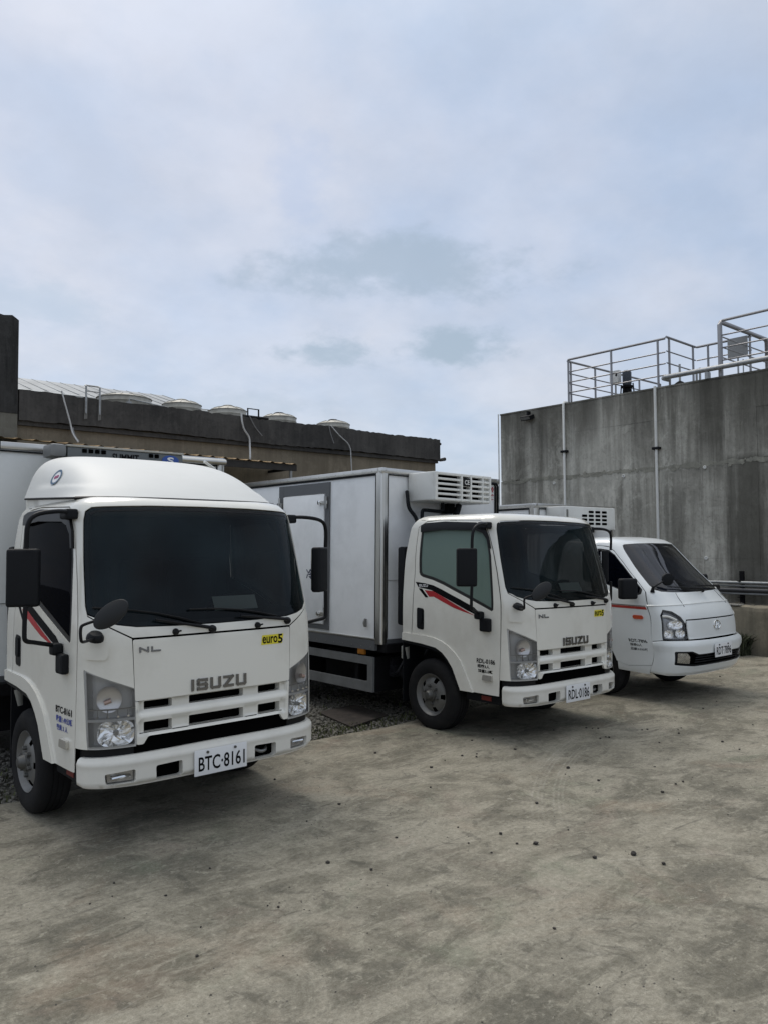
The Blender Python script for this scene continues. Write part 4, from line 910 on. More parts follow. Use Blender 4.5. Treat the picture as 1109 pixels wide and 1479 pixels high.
    # ---- windscreen
    ws = [(-.846,1.45),(-.838,1.408),(-.80,1.391),(-.76,1.367),(-.66,1.340),(-.549,1.323),(-.3,1.315),(0,1.312),(.3,1.315),(.549,1.323),(.66,1.340),(.76,1.367),(.80,1.391),(.838,1.408),(.846,1.45),(.850,1.72),(.846,1.98),(.836,2.03),(.797,2.055),(.72,2.061),(.4,2.073),(0,2.077),(-.4,2.073),(-.72,2.061),(-.797,2.055),(-.836,2.03),(-.846,1.98),(-.850,1.72)]
    wsi = [(a*.965, 1.69+(b-1.69)*.93) for a, b in ws]
    wsc = patch('windscreen', S, ws, WGLASS, root, off=-.006, rim=0, sp=.06)
    patch('glass_border', S, ws, BLACK, wsc, holes=[wsi], off=-.0075, rim=.01, sp=.03)
    # ---- headlights: housing behind, divided into an upper turn lamp and a lower main beam
    for s, P in both([(-.559,.607),(-.559,.947),(-.862,1.066),(-.838,.607)]):
        hi = patch('headlight', S, rpoly(P, [.03,.012,.03,.03] if s < 0 else [.03,.03,.012,.03]), BEZEL, root, off=-.066, rim=.0, sp=.04)
        q = lambda t, v, d=-.028: S.pt(s*abs(t), v, d)
        # frame ribs of the housing
        for A, Bq in (((.553,.607),(.553,.947)), ((.553,.947),(.860,1.068)), ((.860,1.068),(.840,.607)), ((.553,.607),(.840,.607)), ((.556,.768),(.846,.768))):
            n = 9; b = MB(); wq = .008; 
            vs = []; dx, dz = Bq[0]-A[0], Bq[1]-A[1]; l = math.hypot(dx, dz); ux, uz = -dz/l*wq, dx/l*wq
            for i in range(n):
                k = i/(n-1); a_, c_ = A[0]+dx*k, A[1]+dz*k; vs += [q(a_+ux, c_+uz, -.066), q(a_+ux, c_+uz, -.006), q(a_-ux, c_-uz, -.006), q(a_-ux, c_-uz, -.066)]
            fs = [(4*i+j, 4*i+(j+1) % 4, 4*i+4+(j+1) % 4, 4*i+4+j) for i in range(n-1) for j in range(4)]; b.add(vs, fs); b.build('lamp_frame', BEZEL, hi)
        # main beam reflector: faceted bowl
        b = MB(); n = 28; rings = [(1.0, 0), (.86, .010), (.62, .020), (.34, .028), (.14, .026)]; vs = []; rndm = random.Random(4)
        for kr, (rr, dd) in enumerate(rings):
            for k in range(n):
                a = 2*math.pi*k/n; ct, sn = math.cos(a), math.sin(a); e = .35; px = math.copysign(abs(ct)**(1-e), ct); pz = math.copysign(abs(sn)**(1-e), sn)
                vs.append(q(.672+.110*rr*px, .688+.077*rr*pz, -.010-dd+(rndm.uniform(-.006, .006) if kr else 0)))
        fs = [(i*n+k, i*n+(k+1) % n, (i+1)*n+(k+1) % n, (i+1)*n+k) for i in range(len(rings)-1) for k in range(n)]+[tuple((len(rings)-1)*n+k for k in range(n))]; b.add(vs, fs); b.build('reflector', REFL, hi)
        b = MB(); c0 = q(.668, .688, -.012); nn = S.nrm(s*.668, .688); b.tube([c0-nn*.03, c0+nn*.006], [.018, .012], 10); b.build('bulb', STEELD, hi, smooth=True)
        # turn lamp: round bowl and four small ribs
        b = MB(); vs = []; n = 24
        for rr, dd in ((1, 0), (.8, .012), (.4, .022), (.05, .024)):
            for k in range(n): a = 2*math.pi*k/n; vs.append(q(.712+.076*rr*math.cos(a), .892+.080*rr*math.sin(a), -.014-dd*.6))
        b.add(vs, [(i*n+k, i*n+(k+1) % n, (i+1)*n+(k+1) % n, (i+1)*n+k) for i in range(3) for k in range(n)]); b.build('turn_reflector', mat('turn_lamp_silver', (.62, .61, .60), .3, metal=.8), hi, smooth=True)
        b = MB(); b.tube([q(.70, .885, -.014), q(.74, .872, -.012)], .014, 8); b.build('turn_bulb', mat('dull_orange_bulb', (.34, .24, .20), .35), hi, smooth=True)
        b = MB(); b.tube([q(.56+.285*k/8, .832, -.012) for k in range(9)], .004, 5); 
        for k in range(4): tt = .60+.06*k; b.tube([q(tt, .832, -.014), q(tt, .785, -.012)], .0035, 5)
        b.build('lamp_rib', STEELD, hi)
        b = MB()
        for k in range(4): p = q(.60+.06*k, .788, -.010); b.box(p.x-.006, p.x+.006, p.y-.004, p.y+.004, p.z-.005, p.z+.005)
        b.build('lamp_stud', CHROME, hi)
        patch('lens', S, rpoly(P, .02), LENS, hi, off=-.0035, rim=0, sp=.04)
        if s < 0 or True:
            nb = patch('moulded_step', S, rpoly([(-.85,1.135),(-.735,1.128),(-.715,1.15),(-.712,1.235),(-.85,1.245)] if s < 0 else mir([(-.85,1.135),(-.735,1.128),(-.715,1.15),(-.712,1.235),(-.85,1.245)]), .02), PAINT, root, off=.012, rim=.014, sp=.03) if s < 0 else None
    # ---- bumper
    def bd(t, v): return .016-.022*sstep(.522,.553,v)-.030*sstep(.395,.362,v)+.004*math.exp(-((v-.512)/.012)**2)-.010*sstep(.86,.92,abs(t))
    holes = []
    for s in (-1, 1):
        for P in ([(.560,.392),(.728,.392),(.735,.456),(.560,.468)], [(.262,.378),(.432,.378),(.435,.468),(.262,.474)]):
            P = [(s*a, b) for a, b in P]; P = P if s > 0 else P[::-1]; holes.append(rpoly(P, .016, 4))
    bo = [(-.915,.37),(-.55,.362),(.55,.362),(.915,.37),(.918,.46),(.915,.548),(.5,.552),(0,.556),(-.5,.552),(-.915,.548),(-.918,.46)]
    bp = patch('bumper', S, rpoly(bo, [.02,.0,.0,.02,0,.015,0,0,0,.015,0]), BUMPER, root, holes=holes, sp=.03, disp=bd, rim=.07, hrim=.05)
    patch('bumper_backing', S, [(-.90,.375),(.90,.375),(.90,.53),(-.90,.53)], LINER, root, off=-.050, rim=0)
    for s in (-1, 1):
        fo = patch('fog_lamp', S, [(s*a, b) for a, b in ([(.566,.398),(.722,.398),(.728,.450),(.566,.462)] if s > 0 else [(.566,.398),(.566,.462),(.728,.450),(.722,.398)])], mat('fog_reflector', (.42, .41, .39), .3, metal=.7, var=.3, vscale=20), root, off=-.020, rim=.02, sp=.03)
        patch('fog_lens', S, [(s*a, b) for a, b in ([(.566,.398),(.722,.398),(.728,.450),(.566,.462)] if s > 0 else [(.566,.398),(.566,.462),(.728,.450),(.722,.398)])], LENS, fo, off=-.004, rim=0)
        pc = S.pt(s*.645, .428, -.012); MB().tube([pc+Vector((-.06, .012*s, 0)), pc+Vector((.06, .012*s if s > 0 else 0, 0))], .012, 8).build('fog_bulb', CHROME, fo, smooth=True)
    hk = MB().tube([(.30, .0, .43), (.34, -.025, .415), (.38, -.02, .42), (.40, .02, .44)], .012, 8, True).build('tow_hook', STEELD, root, smooth=True)
    y_pl = -.062-.016-.014
    pl = box('number_plate', PLATE, root, -.19, .19, y_pl-.004, y_pl+.004, .355, .515, ch=.003)
    text_flat('plate_text', plate, INKB, pl, (.005, y_pl-.0045, .427), (1, 0, 0), (0, 0, 1), .092, .335, bold=.014, ext=.0008)
    for x in (-.10, .10): MB().tube([(x, y_pl-.002, .497), (x, y_pl-.012, .497)], .009, 8).build('plate_bolt', HUB, pl)
    # ---- doors
    doorP = [(-.955,.452),(-.9195,1.39),(-.9175,1.607),(-.930,1.8),(-.950,1.935),(-.990,2.026),(-1.074,2.064),(-1.76,2.084),(-1.99,2.069),(-2.075,2.015),(-2.043,1.572),(-2.078,.945),(-2.08,.862),(-1.936,.851),(-1.732,.828),(-1.567,.726),(-1.467,.577),(-1.405,.456)]
    winP = [(-2.020,2.015),(-1.96,2.035),(-1.626,2.046),(-1.105,2.026),(-1.0,1.985),(-.962,1.905),(-.955,1.731),(-1.005,1.235),(-1.024,1.220),(-1.313,1.330),(-1.635,1.446),(-1.778,1.486),(-1.93,1.513),(-1.968,1.53),(-1.985,1.56)]
    wcen = np.mean(np.array(winP), axis=0)
    def shrink(P, d):
        out = []
        n = len(P)
        for i in range(n):
            a = Vector(P[i-1]); b_ = Vector(P[i]); c_ = Vector(P[(i+1) % n]); e1 = (b_-a).normalized(); e2 = (c_-b_).normalized(); nn = Vector((e1.y+e2.y, -e1.x-e2.x)); 
            if nn.length < 1e-6: nn = Vector((e1.y, -e1.x))
            nn.normalize(); 
            if nn.dot(Vector(wcen)-b_) < 0: nn = -nn
            out.append((b_.x+nn.x*d, b_.y+nn.y*d))
        return out
    # winP is clockwise; the shrunk outlines make seal and glass
    wg = shrink(winP, .030)
    arch_in = [(-2.21,.864),(-1.936,.849),(-1.732,.826),(-1.64,.785),(-1.567,.724),(-1.505,.65),(-1.467,.575),(-1.405,.452)]
    arch_out = [(-1.251,.452),(-1.352,.643),(-1.405,.73),(-1.478,.799),(-1.56,.855),(-1.654,.894),(-1.75,.918),(-1.854,.929),(-2.21,.938)]
    for s in (-1, 1):
        f = (lambda P: P) if s < 0 else mir
        d = patch('door', S, f(doorP), PAINT, root, holes=[f(winP)], sp=.055, rim=.005)
        patch('window_seal', S, f(winP), SEAL, d, holes=[f(wg)], off=-.004, rim=.010, sp=.03)
        patch('window_glass', S, f(shrink(winP, .024)), sideglass, d, off=-.011, rim=0, sp=.07)
        # rain visor over the window
        rv = [(-2.03,2.03),(-1.96,2.052),(-1.626,2.062),(-1.105,2.042),(-.985,1.995),(-.948,1.91),(-.942,1.80),(-.962,1.80),(-.975,1.89),(-1.02,1.945),(-1.12,1.972),(-1.626,1.985),(-2.005,1.965)]
        patch('rain_visor', S, f(rv), mat('smoked_visor', (.008, .008, .009), .3, spec=.25), d, off=.022, rim=.02, sp=.03)
        tr = patch('arch_trim', S, f(arch_in+arch_out), PAINT, root, off=.016, rim=.022, sp=.03, disp=lambda t, v: 0)
        b = MB(); A = catmull(arch_in, 4); vs = []; A = [(t_*s*-1, v_) for t_, v_ in A]
        for t_, v_ in A:
            p = S.pt(t_, v_, .004); d_ = Vector((0, 1.037-p.y, .35-p.z)).normalized()*.035; vs += [p, p+d_, p+d_+Vector((-s*.06, 0, 0)), p+Vector((-s*.06, 0, 0))]
        b.add(vs, [(4*i+j, 4*i+(j+1) % 4, 4*i+4+(j+1) % 4, 4*i+4+j) for i in range(len(A)-1) for j in range(4)]); b.build('arch_lip', BLACK, root)
        b = MB(); vs = []
        for t_, v_ in A: p = S.pt(t_, v_, -.02); vs += [p, Vector((s*.42, p.y, p.z))]
        b.add(vs, [(2*i, 2*i+1, 2*i+3, 2*i+2) for i in range(len(A)-1)]); b.build('wheel_housing', UNDER, root)
        # handle
        hd = patch('door_handle', S, rpoly(f([(-2.005,.995),(-1.905,.985),(-1.905,1.195),(-2.005,1.205)]), .025), BLACK, d, off=.004, rim=.012, sp=.03)
        patch('handle_lever', S, rpoly(f([(-1.985,1.055),(-1.925,1.05),(-1.925,1.185),(-1.985,1.19)]), .02), BLACKM, d, off=.014, rim=.012, sp=.03)
        # decals
        patch('black_stripe', S, f([(-2.034,1.461),(-1.90,1.452),(-1.772,1.434),(-1.653,1.398),(-1.402,1.309),(-1.235,1.246),(-1.142,1.180),(-1.150,1.158),(-1.322,1.212),(-1.522,1.287),(-1.718,1.357),(-1.797,1.385),(-1.992,1.409)]), INKB, d, off=.0015, rim=0)
        patch('black_stripe', S, f([(-1.987,1.396),(-1.935,1.396),(-1.843,1.314),(-1.882,1.308)]), INKB, d, off=.0015, rim=0)
        patch('red_stripe', S, f([(-1.899,1.383),(-1.773,1.376),(-1.641,1.328),(-1.464,1.257),(-1.22,1.165),(-1.494,1.226),(-1.643,1.278),(-1.766,1.322),(-1.83,1.318)]), RED, d, off=.0015, rim=0)
        if s < 0:
            text_shell('stripe_text', 'ISUZU', PLATE, d, S, -1.915, 1.427, .026, .13, off=.003, bold=.02)
            for (txt, wd, ht, t0, v0, col) in door_lines: text_shell('door_text', txt, col, d, S, t0, v0, ht*1.04, wd*1.06, off=.002, bold=.028)
        # side lamp
        sl = patch('side_lamp', S, rpoly(f([(-1.135,.580),(-1.02,.580),(-1.02,.632),(-1.125,.632)]), .012), mat('side_lamp_clear', (.55, .53, .48), .15, metal=.5), d, off=.022, rim=.022, sp=.03)
        # step and sill under the door
        MB().box(s*.80, s*.70, .20, .62, .36, .445, ch=.01).build('door_step', BLACKM, root); MB().box(s*.805, s*.79, .30, .42, .385, .425).build('step_reflector', mat('dull_red_reflector', (.16, .025, .02), .4), root)
        MB().box(s*.84, s*.55, 1.46, 1.475, .22, .90).build('mud_flap', BLACKM, root)
    # big mirror on the near side (measured), its twin on the far side
    for s in (-1, 1):
        X = -s  # for near side s=-1 coordinates are used as they are
        def q(x, y, z): return (x*X, y, z)
        mm = mirror(root, Vector(q(-1.105, .332, 1.626)), .185, .35, .075, R(-33)*X)
        mirror_arm(mm, [q(-.80, .36, 2.03), q(-.93, .27, 2.03), q(-1.06, .25, 2.005), q(-1.108, .255, 1.94), q(-1.112, .262, 1.80)])
        mirror_arm(mm, [q(-1.112, .262, 1.46), q(-1.115, .265, 1.31), q(-1.105, .27, 1.255), q(-1.04, .30, 1.235), q(-.90, .37, 1.20)])
        MB().box(*( (-.905*X, -.855*X) ), .245, .365, 1.03, 1.155, ch=.018).build('mirror_bracket', BLACKM, mm); MB().box(-.93*X, -.86*X, .33, .41, 1.14, 1.215, ch=.02).build('mirror_bracket', BLACKM, mm)
        MB().box(-.87*X, -.79*X, .30, .42, 1.985, 2.05, ch=.015).build('mirror_bracket', BLACKM, mm)
    # convex disc mirror on the near corner
    b = MB(); c0 = Vector((-.814, -.287, 1.425)); M = Matrix.Translation(c0) @ Matrix.Rotation(R(-38), 4, 'Z') @ Matrix.Rotation(R(28), 4, 'Y') @ Matrix.Rotation(R(78), 4, 'X')
    b.lathe([(-.004, .088), (.006, .092), (.014, .088), (.024, .060), (.028, .02), (.029, .001)], 28, 'z', M=M @ Matrix.Rotation(R(68), 4, 'Z') @ Matrix.Diagonal((1.22, .66, 1, 1))); dm = b.build('corner_mirror', mat('grey_mirror_shell', (.016, .017, .018), .5, spec=.3), root, smooth=True)
    MB().lathe([(-.005, .083), (-.007, .06), (-.008, .001)], 24, 'z', M=M @ Matrix.Rotation(R(68), 4, 'Z') @ Matrix.Diagonal((1.22, .66, 1, 1))).build('mirror_glass', mat('convex_mirror', (.45, .46, .47), .12, metal=1), dm, smooth=True)
    mirror_arm(dm, [(-.79, -.01, 1.268), (-.90, -.14, 1.268), (-.945, -.20, 1.275), (-.957, -.212, 1.30), (-.957, -.212, 1.35), (-.94, -.22, 1.372), (-.86, -.26, 1.40)], .009)
    MB().lathe([(0, .052), (.02, .05), (.04, .035), (.048, .001)], 16, 'z', M=Matrix.Translation((-.80, -.012, 1.262)) @ Matrix.Rotation(R(25), 4, 'X')).build('arm_base', BLACK, dm, smooth=True)
    # wipers and washer nozzles
    for t0, v0, t1, v1 in ((-.045, 1.272, -.80, 1.425), (.55, 1.286, -.20, 1.388)):
        tm, vm = t0+(t1-t0)*.52, v0+(v1-v0)*.50
        w = MB(); w.tube([S.pt(t0+.0, v0, .02), S.pt(t0-.03, v0+.01, .035), S.pt(tm, vm, .03)], [.016, .012, .007], 8); w = w.build('wiper', BLACK, root, smooth=True)
        MB().lathe([(0, .026), (.02, .024), (.034, .014), (.036, .001)], 14, 'y', M=Matrix.Translation(S.pt(t0, v0, 0)) @ Matrix.Rotation(math.pi, 4, 'Z')).build('wiper_pivot', BLACK, w, smooth=True)
        MB().tube([S.pt(t0+(t1-t0)*k, v0+.012+(v1-v0)*k+.03*math.sin(k*3.1), .014) for k in (.12, .3, .5, .7, .86, 1)], .0065, 5).build('wiper_blade', BLACK, w)
    for t in (-.30, .30):
        n = MB().lathe([(0, .022), (.012, .02), (.03, .012), (.032, .001)], 12, 'y', M=Matrix.Translation(S.pt(t, 1.272, 0)) @ Matrix.Rotation(math.pi, 4, 'Z')).build('washer_nozzle', BLACK, root, smooth=True)
        p = S.pt(t, 1.272, .02); MB().tube([p, p+Vector((.03, -.002, .004))], .006, 6).build('nozzle_jet', BLACK, n)
    # interior
    box('dashboard', mat('dash_plastic', (.03, .03, .032), .8), root, -.78, .78, .10, .46, 1.05, 1.34, ch=.05)
    for x, wd in ((-.45, .44), (.02, .36), (.45, .44)):
        st_ = box('seat', DARKFAB, root, x-wd/2, x+wd/2, .78, 1.22, .98, 1.14, ch=.05); MB().box(x-wd/2, x+wd/2, 1.16, 1.30, 1.12, 1.72, ch=.05).build('seat_back', DARKFAB, st_); MB().box(x-.11, x+.11, 1.19, 1.27, 1.73, 1.92, ch=.03).build('head_rest', DARKFAB, st_)
    M = Matrix.Translation((.45, .55, 1.36)) @ Matrix.Rotation(R(-35), 4, 'X'); b = MB(); b.tube([M @ Vector((.20*math.cos(a), .20*math.sin(a), 0)) for a in np.linspace(0, 6.2832, 25)], .014, 6); b.tube([M @ Vector((-.2, 0, 0)), M @ Vector((.2, 0, 0))], .014, 6); b.build('steering_wheel', BLACKM, root, smooth=True)
    MB().prism([(-.17, 0), (.17, 0), (.17, .12), (-.17, .12)], (0, .003, 0), o=(.26, .14, 1.345), w=(0, .5, 1)).build('dash_paper', mat('paper_green', (.60, .72, .66), .8), root)
    box('cab_floor', UNDER, root, -.78, .78, .15, 1.40, .90, .96)
    # ---- chassis
    for s in (-1, 1): box('chassis_rail', UNDER, root, s*.33, s*.40, .15, 5.2, .52, .70)
    box('engine', UNDER, root, -.32, .32, .25, 1.6, .30, .90, ch=.03); MB().tube([(-.7, 1.037, .33), (.7, 1.037, .33)], .05, 8).build('front_axle', UNDER, root)
    box('cross_member', UNDER, root, -.50, .50, .30, .55, .30, .42)
    for s in (-1, 1): wheel(root, s*.855, 1.037, .352, s, .208)
    for s in (-1, 1): wheel(root, s*.86, 3.60, .352, s, .208); 
    MB().tube([(-.8, 3.6, .352), (.8, 3.6, .352)], .07, 8).build('rear_axle', UNDER, root)
    ft = box('added_fuel_tank', mat('tank_black', (.012, .012, .013), .6, spec=.2), root, .42, .84, 1.95, 2.95, .26, .68, ch=.03); MB().tube([(.84, 2.1, .62), (.88, 2.1, .66)], .03, 8).build('filler_cap', UNDER, ft)  # dark tank added to block the bright ground seen under the box
    box('added_battery_box', UNDER, root, -.80, -.42, 2.25, 2.85, .32, .66, ch=.02); box('added_air_tank', UNDER, root, -.30, .30, 1.9, 4.9, .30, .50, ch=.04)  # both added as dark blocks against the bright ground beyond
    box('added_tool_box', UNDER, root, .42, .84, 4.25, 5.0, .28, .66, ch=.02)  # another added dark block, shutting out the lit far side
    for s in (-1, 1): box('rear_mudguard', UNDER, root, s*.62, s*.88, 3.15, 3.19, .30, .72)
    cl = MB().tube([(-.78, 1.50, .66), (-.79, 1.49, .78)], .045, 10).build('expansion_tank', mat('grubby_translucent_plastic', (.34, .34, .31), .5), root, smooth=True); MB().tube([(-.79, 1.49, .78), (-.79, 1.49, .81)], .022, 8).build('tank_cap', STEELD, cl)
    b = MB()
    rn = random.Random(8)
    for k in range(16): x, y, z = rn.uniform(-.72, -.35), rn.uniform(1.48, 1.95), rn.uniform(.30, .62); b.box(x, x+rn.uniform(.04, .14), y, y+rn.uniform(.04, .14), z, z+rn.uniform(.05, .14))
    for k in range(6): x = rn.uniform(-.75, -.45); b.tube([(x, 1.5, .72), (x+rn.uniform(-.05, .05), 1.62, .5), (x+.1, 1.9, .45)], .014, 6, True)
    b.build('underbody_parts', mat('oily_metal', (.03, .032, .038), .5, metal=.3, var=.5, vscale=20), root)
    box('snorkel', BLACKM, root, -.86, -.74, 1.44, 1.55, 1.00, 1.82, ch=.03)
    return root, S

def side_guard(root, x, y0, y1):
    g = box('side_guard', GREYTRIM, root, x, x+.03, y0+.0, y1, .555, .640); box('guard_bar', GREYTRIM, g, x, x+.03, y0, y1, .268, .372); 
    box('guard_bar', GREYTRIM, g, x, x+.03, y0, y0+.085, .373, .554); box('guard_end', UNDER, g, x+.03, x+.45, y0+.002, y0+.012, .268, .64)
    for y in (y0+.28, y0+1.4): box('guard_strut', UNDER, g, x+.031, x+.06, y, y+.05, .27, .78)
    return g

Z1 = 'BTC-8161'
t1, S = isuzu((2.60, 4.69, 0), (0, 0, 0), 'BTC·8161',
  [('BTC-8161', .235, .042, -1.108, .800, INKB), ('載重1.49公噸', .235, .040, -1.100, .742, INKBLUE), ('乘員 3 人', .165, .036, -1.130, .690, INKBLUE)],
  'nearest white refrigerated truck with roof fairing and plate BTC-8161')
for o in bpy.data.objects:
    pass
bx = cargo_box(t1, -1.05, 1.11, 1.80, 5.5, .785, 2.630, PANELB, seam=1.385)
box('rail_joint', BLACK, bx, -.862, -.852, 1.785, 1.80, 2.57, 2.635)
box('floor_beam', UNDER, t1, -.9, 1.0, 1.70, 5.35, .70, .79)
# roof fairing
def fairing(root):
    def y0(p): return .262+.10*abs(p)**3+.10*abs(p)**8
    def base(p, s): return 2.132+.055*s*(1-abs(p)**6*.35)
    CS = [(0, 1.0), (.30, .995), (.55, .975), (.70, .93), (.80, .84), (.87, .70), (.92, .52), (.96, .28), (1.0, 0)]
    cs = catmull(CS, 5)
    NP, NS = 65, 34; b = MB(); 
    ps = [(-a, h) for a, h in reversed(cs[1:])]+list(cs); P3 = []
    for j in range(NS+1):
        s = j/NS; s2 = s
        for a, h in ps:
            hgt = .320*(1-(1-s2)**2.3)+.0*s; w = .745+.055*s; y = y0(a)+s*(1.36-y0(a)); z = base(a, s)+hgt*h-.0
            of = .012*(1-sstep(.070, .092, hgt*h))*sstep(.30, .46, y)*sstep(1.25, 1.05, y) if abs(a) > .5 else 0
            P3.append((a*w+math.copysign(of, a), y, z))
    n = len(ps); F = [(j*n+i, j*n+i+1, (j+1)*n+i+1, (j+1)*n+i) for j in range(NS) for i in range(n-1)]
    F.append(tuple(NS*n+i for i in range(n))[::-1])
    me = bpy.data.meshes.new('roof_fairing'); me.from_pydata(P3, [], F); 
    for p in me.polygons: p.use_smooth = True
    me.set_sharp_from_angle(angle=R(60)); o = link('roof_fairing', me, mat('fairing_white_gelcoat', (.66, .665, .64), .5, coat=0, dirt=((.5, .5, .47), .25, 2.4)), root)
    # dark gap and flange under the front edge
    b = MB(); b.tube([(P3[i][0]*1.0, P3[i][1]-.006, P3[i][2]-.007) for i in range(0, n, 2)], .013, 6); b.tube([(P3[j*n][0]-.003, P3[j*n][1], P3[j*n][2]-.004) for j in range(0, NS+1, 3)], .0075, 6); b.tube([(P3[j*n+n-1][0]+.003, P3[j*n+n-1][1], P3[j*n+n-1][2]-.004) for j in range(0, NS+1, 3)], .0075, 6)
    b.build('fairing_gasket', BLACK, o, smooth=True)
    # pedestal closing the space down to the roof
    b = MB(); k = 0
    for j in (0,):
        pass
    lo = [(P3[i][0]*.985, P3[i][1]+.01, P3[i][2]) for i in range(n)]; rr = [(P3[j*n+n-1][0]*.985, P3[j*n+n-1][1], P3[j*n+n-1][2]) for j in range(1, NS+1)]; ll = [(P3[j*n][0]*.985, P3[j*n][1], P3[j*n][2]) for j in range(NS, 0, -1)]
    loop = lo+rr+ll; m_ = len(loop); b.add(loop+[(x, y, 2.06) for x, y, z in loop], [(i, (i+1) % m_, m_+(i+1) % m_, m_+i) for i in range(m_)]); b.build('fairing_base', PAINT, o, smooth=True, angle=50)
    return o, P3, n, NS
fo, P3, nF, NSF = fairing(t1)
# round sticker on the side of the fairing
def fair_pt(a_idx, j): return Vector(P3[j*nF+a_idx])
def sticker():
    i, j = 10, 19; c = fair_pt(i, j); u = (fair_pt(i, j+3)-fair_pt(i, j-3)).normalized(); w = (fair_pt(i+3, j)-fair_pt(i-3, j)).normalized(); n = u.cross(w).normalized()
    if n.x > 0: n = -n
    w = n.cross(u).normalized(); w = w if w.z > 0 else -w
    def disc(name, r0, r1, m, off):
        b = MB(); N_ = 28; vs = []; 
        for r in (r0, r1):
            for k in range(N_): a = 2*math.pi*k/N_; vs.append(c+n*off+(u*math.cos(a)+w*math.sin(a))*r)
        b.add(vs, [(k, (k+1) % N_, N_+(k+1) % N_, N_+k) for k in range(N_)]); return b
    disc('s', 0.0005, .060, None, .003).build('round_sticker', PLATE, fo); disc('s', .045, .062, None, .0045).build('sticker_ring', mat('sticker_blue_grey', (.06, .12, .19), .4), fo)
    for dx, dz in ((-.012, -.004), (.012, .006)):
        b = MB(); b.prism([(.014*math.cos(k), .014*math.sin(k)) for k in np.linspace(0, 5.6, 9)], n*.002, o=c+n*.004-u*dx+w*dz, u=u, w=w); b.build('sticker_mark', mat('sticker_magenta', (.30, .03, .12), .4), fo)
sticker()
# its cooling unit, top just above the fairing
cu = box('cooling_unit', mat('cooler_grey', (.105, .115, .115), .45), t1, -.47, .49, 1.43, 1.79, 2.30, 2.585, ch=.012)
box('unit_lid', mat('cooler_top', (.34, .33, .29), .4), cu, -.475, .495, 1.42, 1.655, 2.586, 2.602, ch=.005)
b = MB(); b.box(-.60, -.475, 1.42, 1.62, 2.50, 2.602, ch=.03); b.build('unit_end', GREYTRIM, cu, smooth=True)
for x in (-.36, -.31, -.26, -.21, .185, .235): MB().box(x, x+.037, 1.422, 1.429, 2.545, 2.575, ch=.003).build('vent', LINER, cu)
text_flat('unit_text', 'SUMMIT', INKB, cu, (-.01, 1.4285, 2.528), (1, 0, 0), (0, 0, 1), .060, .22, bold=.02, ext=.002)
b = MB(); n = 24; b.prism([(.075*math.cos(2*math.pi*k/n), .042*math.sin(2*math.pi*k/n)) for k in range(n)], (0, -.003, 0), o=(.375, 1.4285, 2.532)); b.build('unit_emblem', BLUE, cu); text_flat('emblem_text', 'S', PLATE, cu, (.375, 1.425, 2.532), (1, 0, 0), (0, 0, 1), .055, .06, bold=.03)
tube('drip_rail', STEEL, bx, [(.50, 1.74, 2.590), (1.07, 1.74, 2.590)], .028, 8); 
tube('roof_strap', WHITEP, t1, [(.62, 1.30, 2.53), (.74, 1.34, 2.475)], .012, 6)

t2, S = isuzu((6.3903, 4.6267, -.034), (.0041, .0150, .0004), 'RDL·0186',
  [('RDL-0186', .205, .042, -1.103, .755, INKB), ('限乘3人', .135, .032, -1.128, .706, INKB), ('總重5.0噸', .165, .032, -1.108, .662, INKB)],
  'second white refrigerated truck with red door stripe and plate RDL-0186', sideglass=GGLASS)
bx2 = cargo_box(t2, -.935, .975, 1.72, 5.45, .785, 2.662, PANEL, seam=1.46)
box('floor_beam', UNDER, t2, -.90, .98, 1.66, 5.30, .70, .79)
# side door of the box
X = -.935
fr = box('side_door_frame', GREYD, bx2, X-.006, X+.008, 2.62, 2.70, .87, 2.565); box('side_door_frame', GREYD, bx2, X-.006, X+.008, 3.56, 3.66, .87, 2.565); box('side_door_frame', GREYD, bx2, X-.005, X+.008, 2.701, 3.559, 2.44, 2.565); box('side_door_frame', GREYD, bx2, X-.005, X+.008, 2.701, 3.559, .87, .92)
sdr = box('side_door', PANEL, bx2, X-.018, X+.005, 2.712, 3.548, .93, 2.43, ch=.008)
for z in (2.33, 1.05): MB().box(X-.035, X-.016, 2.64, 2.80, z-.022, z+.022, ch=.008).build('hinge', STEEL, bx2); MB().tube([(X-.03, 2.66, z-.07), (X-.03, 2.66, z+.07)], .016, 8).build('hinge_pin', STEELD, bx2); MB().lathe([(0, .03), (-.012, .028), (-.016, .001)], 12, 'x', o=(X-.034, 2.775, z)).build('hinge_bolt', CHROME, bx2, smooth=True)
b = MB(); b.tube([(X-.045, 3.60, .95), (X-.045, 3.60, 2.42)], .013, 8); b.build('lock_rod', STEEL, bx2, smooth=True)
for z in (2.33, 1.6, 1.05): MB().box(X-.055, X-.004, 3.565, 3.64, z-.03, z+.03, ch=.01).build('lock_keeper', STEELD, bx2)
b = MB(); b.box(X-.014, X, 1.94, 1.975, .955, 1.045, ch=.005); b.tube([(X-.02, 1.957, 1.04), (X-.035, 1.957, 1.0), (X-.02, 1.957, .96)], .008, 6, True); b.build('box_latch', STEELD, bx2, smooth=True)
text_flat('side_lettering', '冷凍', INK, bx2, (X-.0195, 2.905, 1.50), (0, -1, 0), (0, 0, 1), .12, .27, bold=.02)
side_guard(t2, -.93, 1.85, 5.1)
box('added_guard_backing', UNDER, t2, -.42, -.40, 2.9, 5.1, .25, .7)  # added dark sheet, keeps bright ground from showing between the guard bars
am = box('side_marker', AMBER, t2, -.935, -.90, 1.99, 2.10, .655, .725, ch=.008); box('marker_bracket', UNDER, t2, -.90, -.6, 2.03, 2.06, .66, .79)
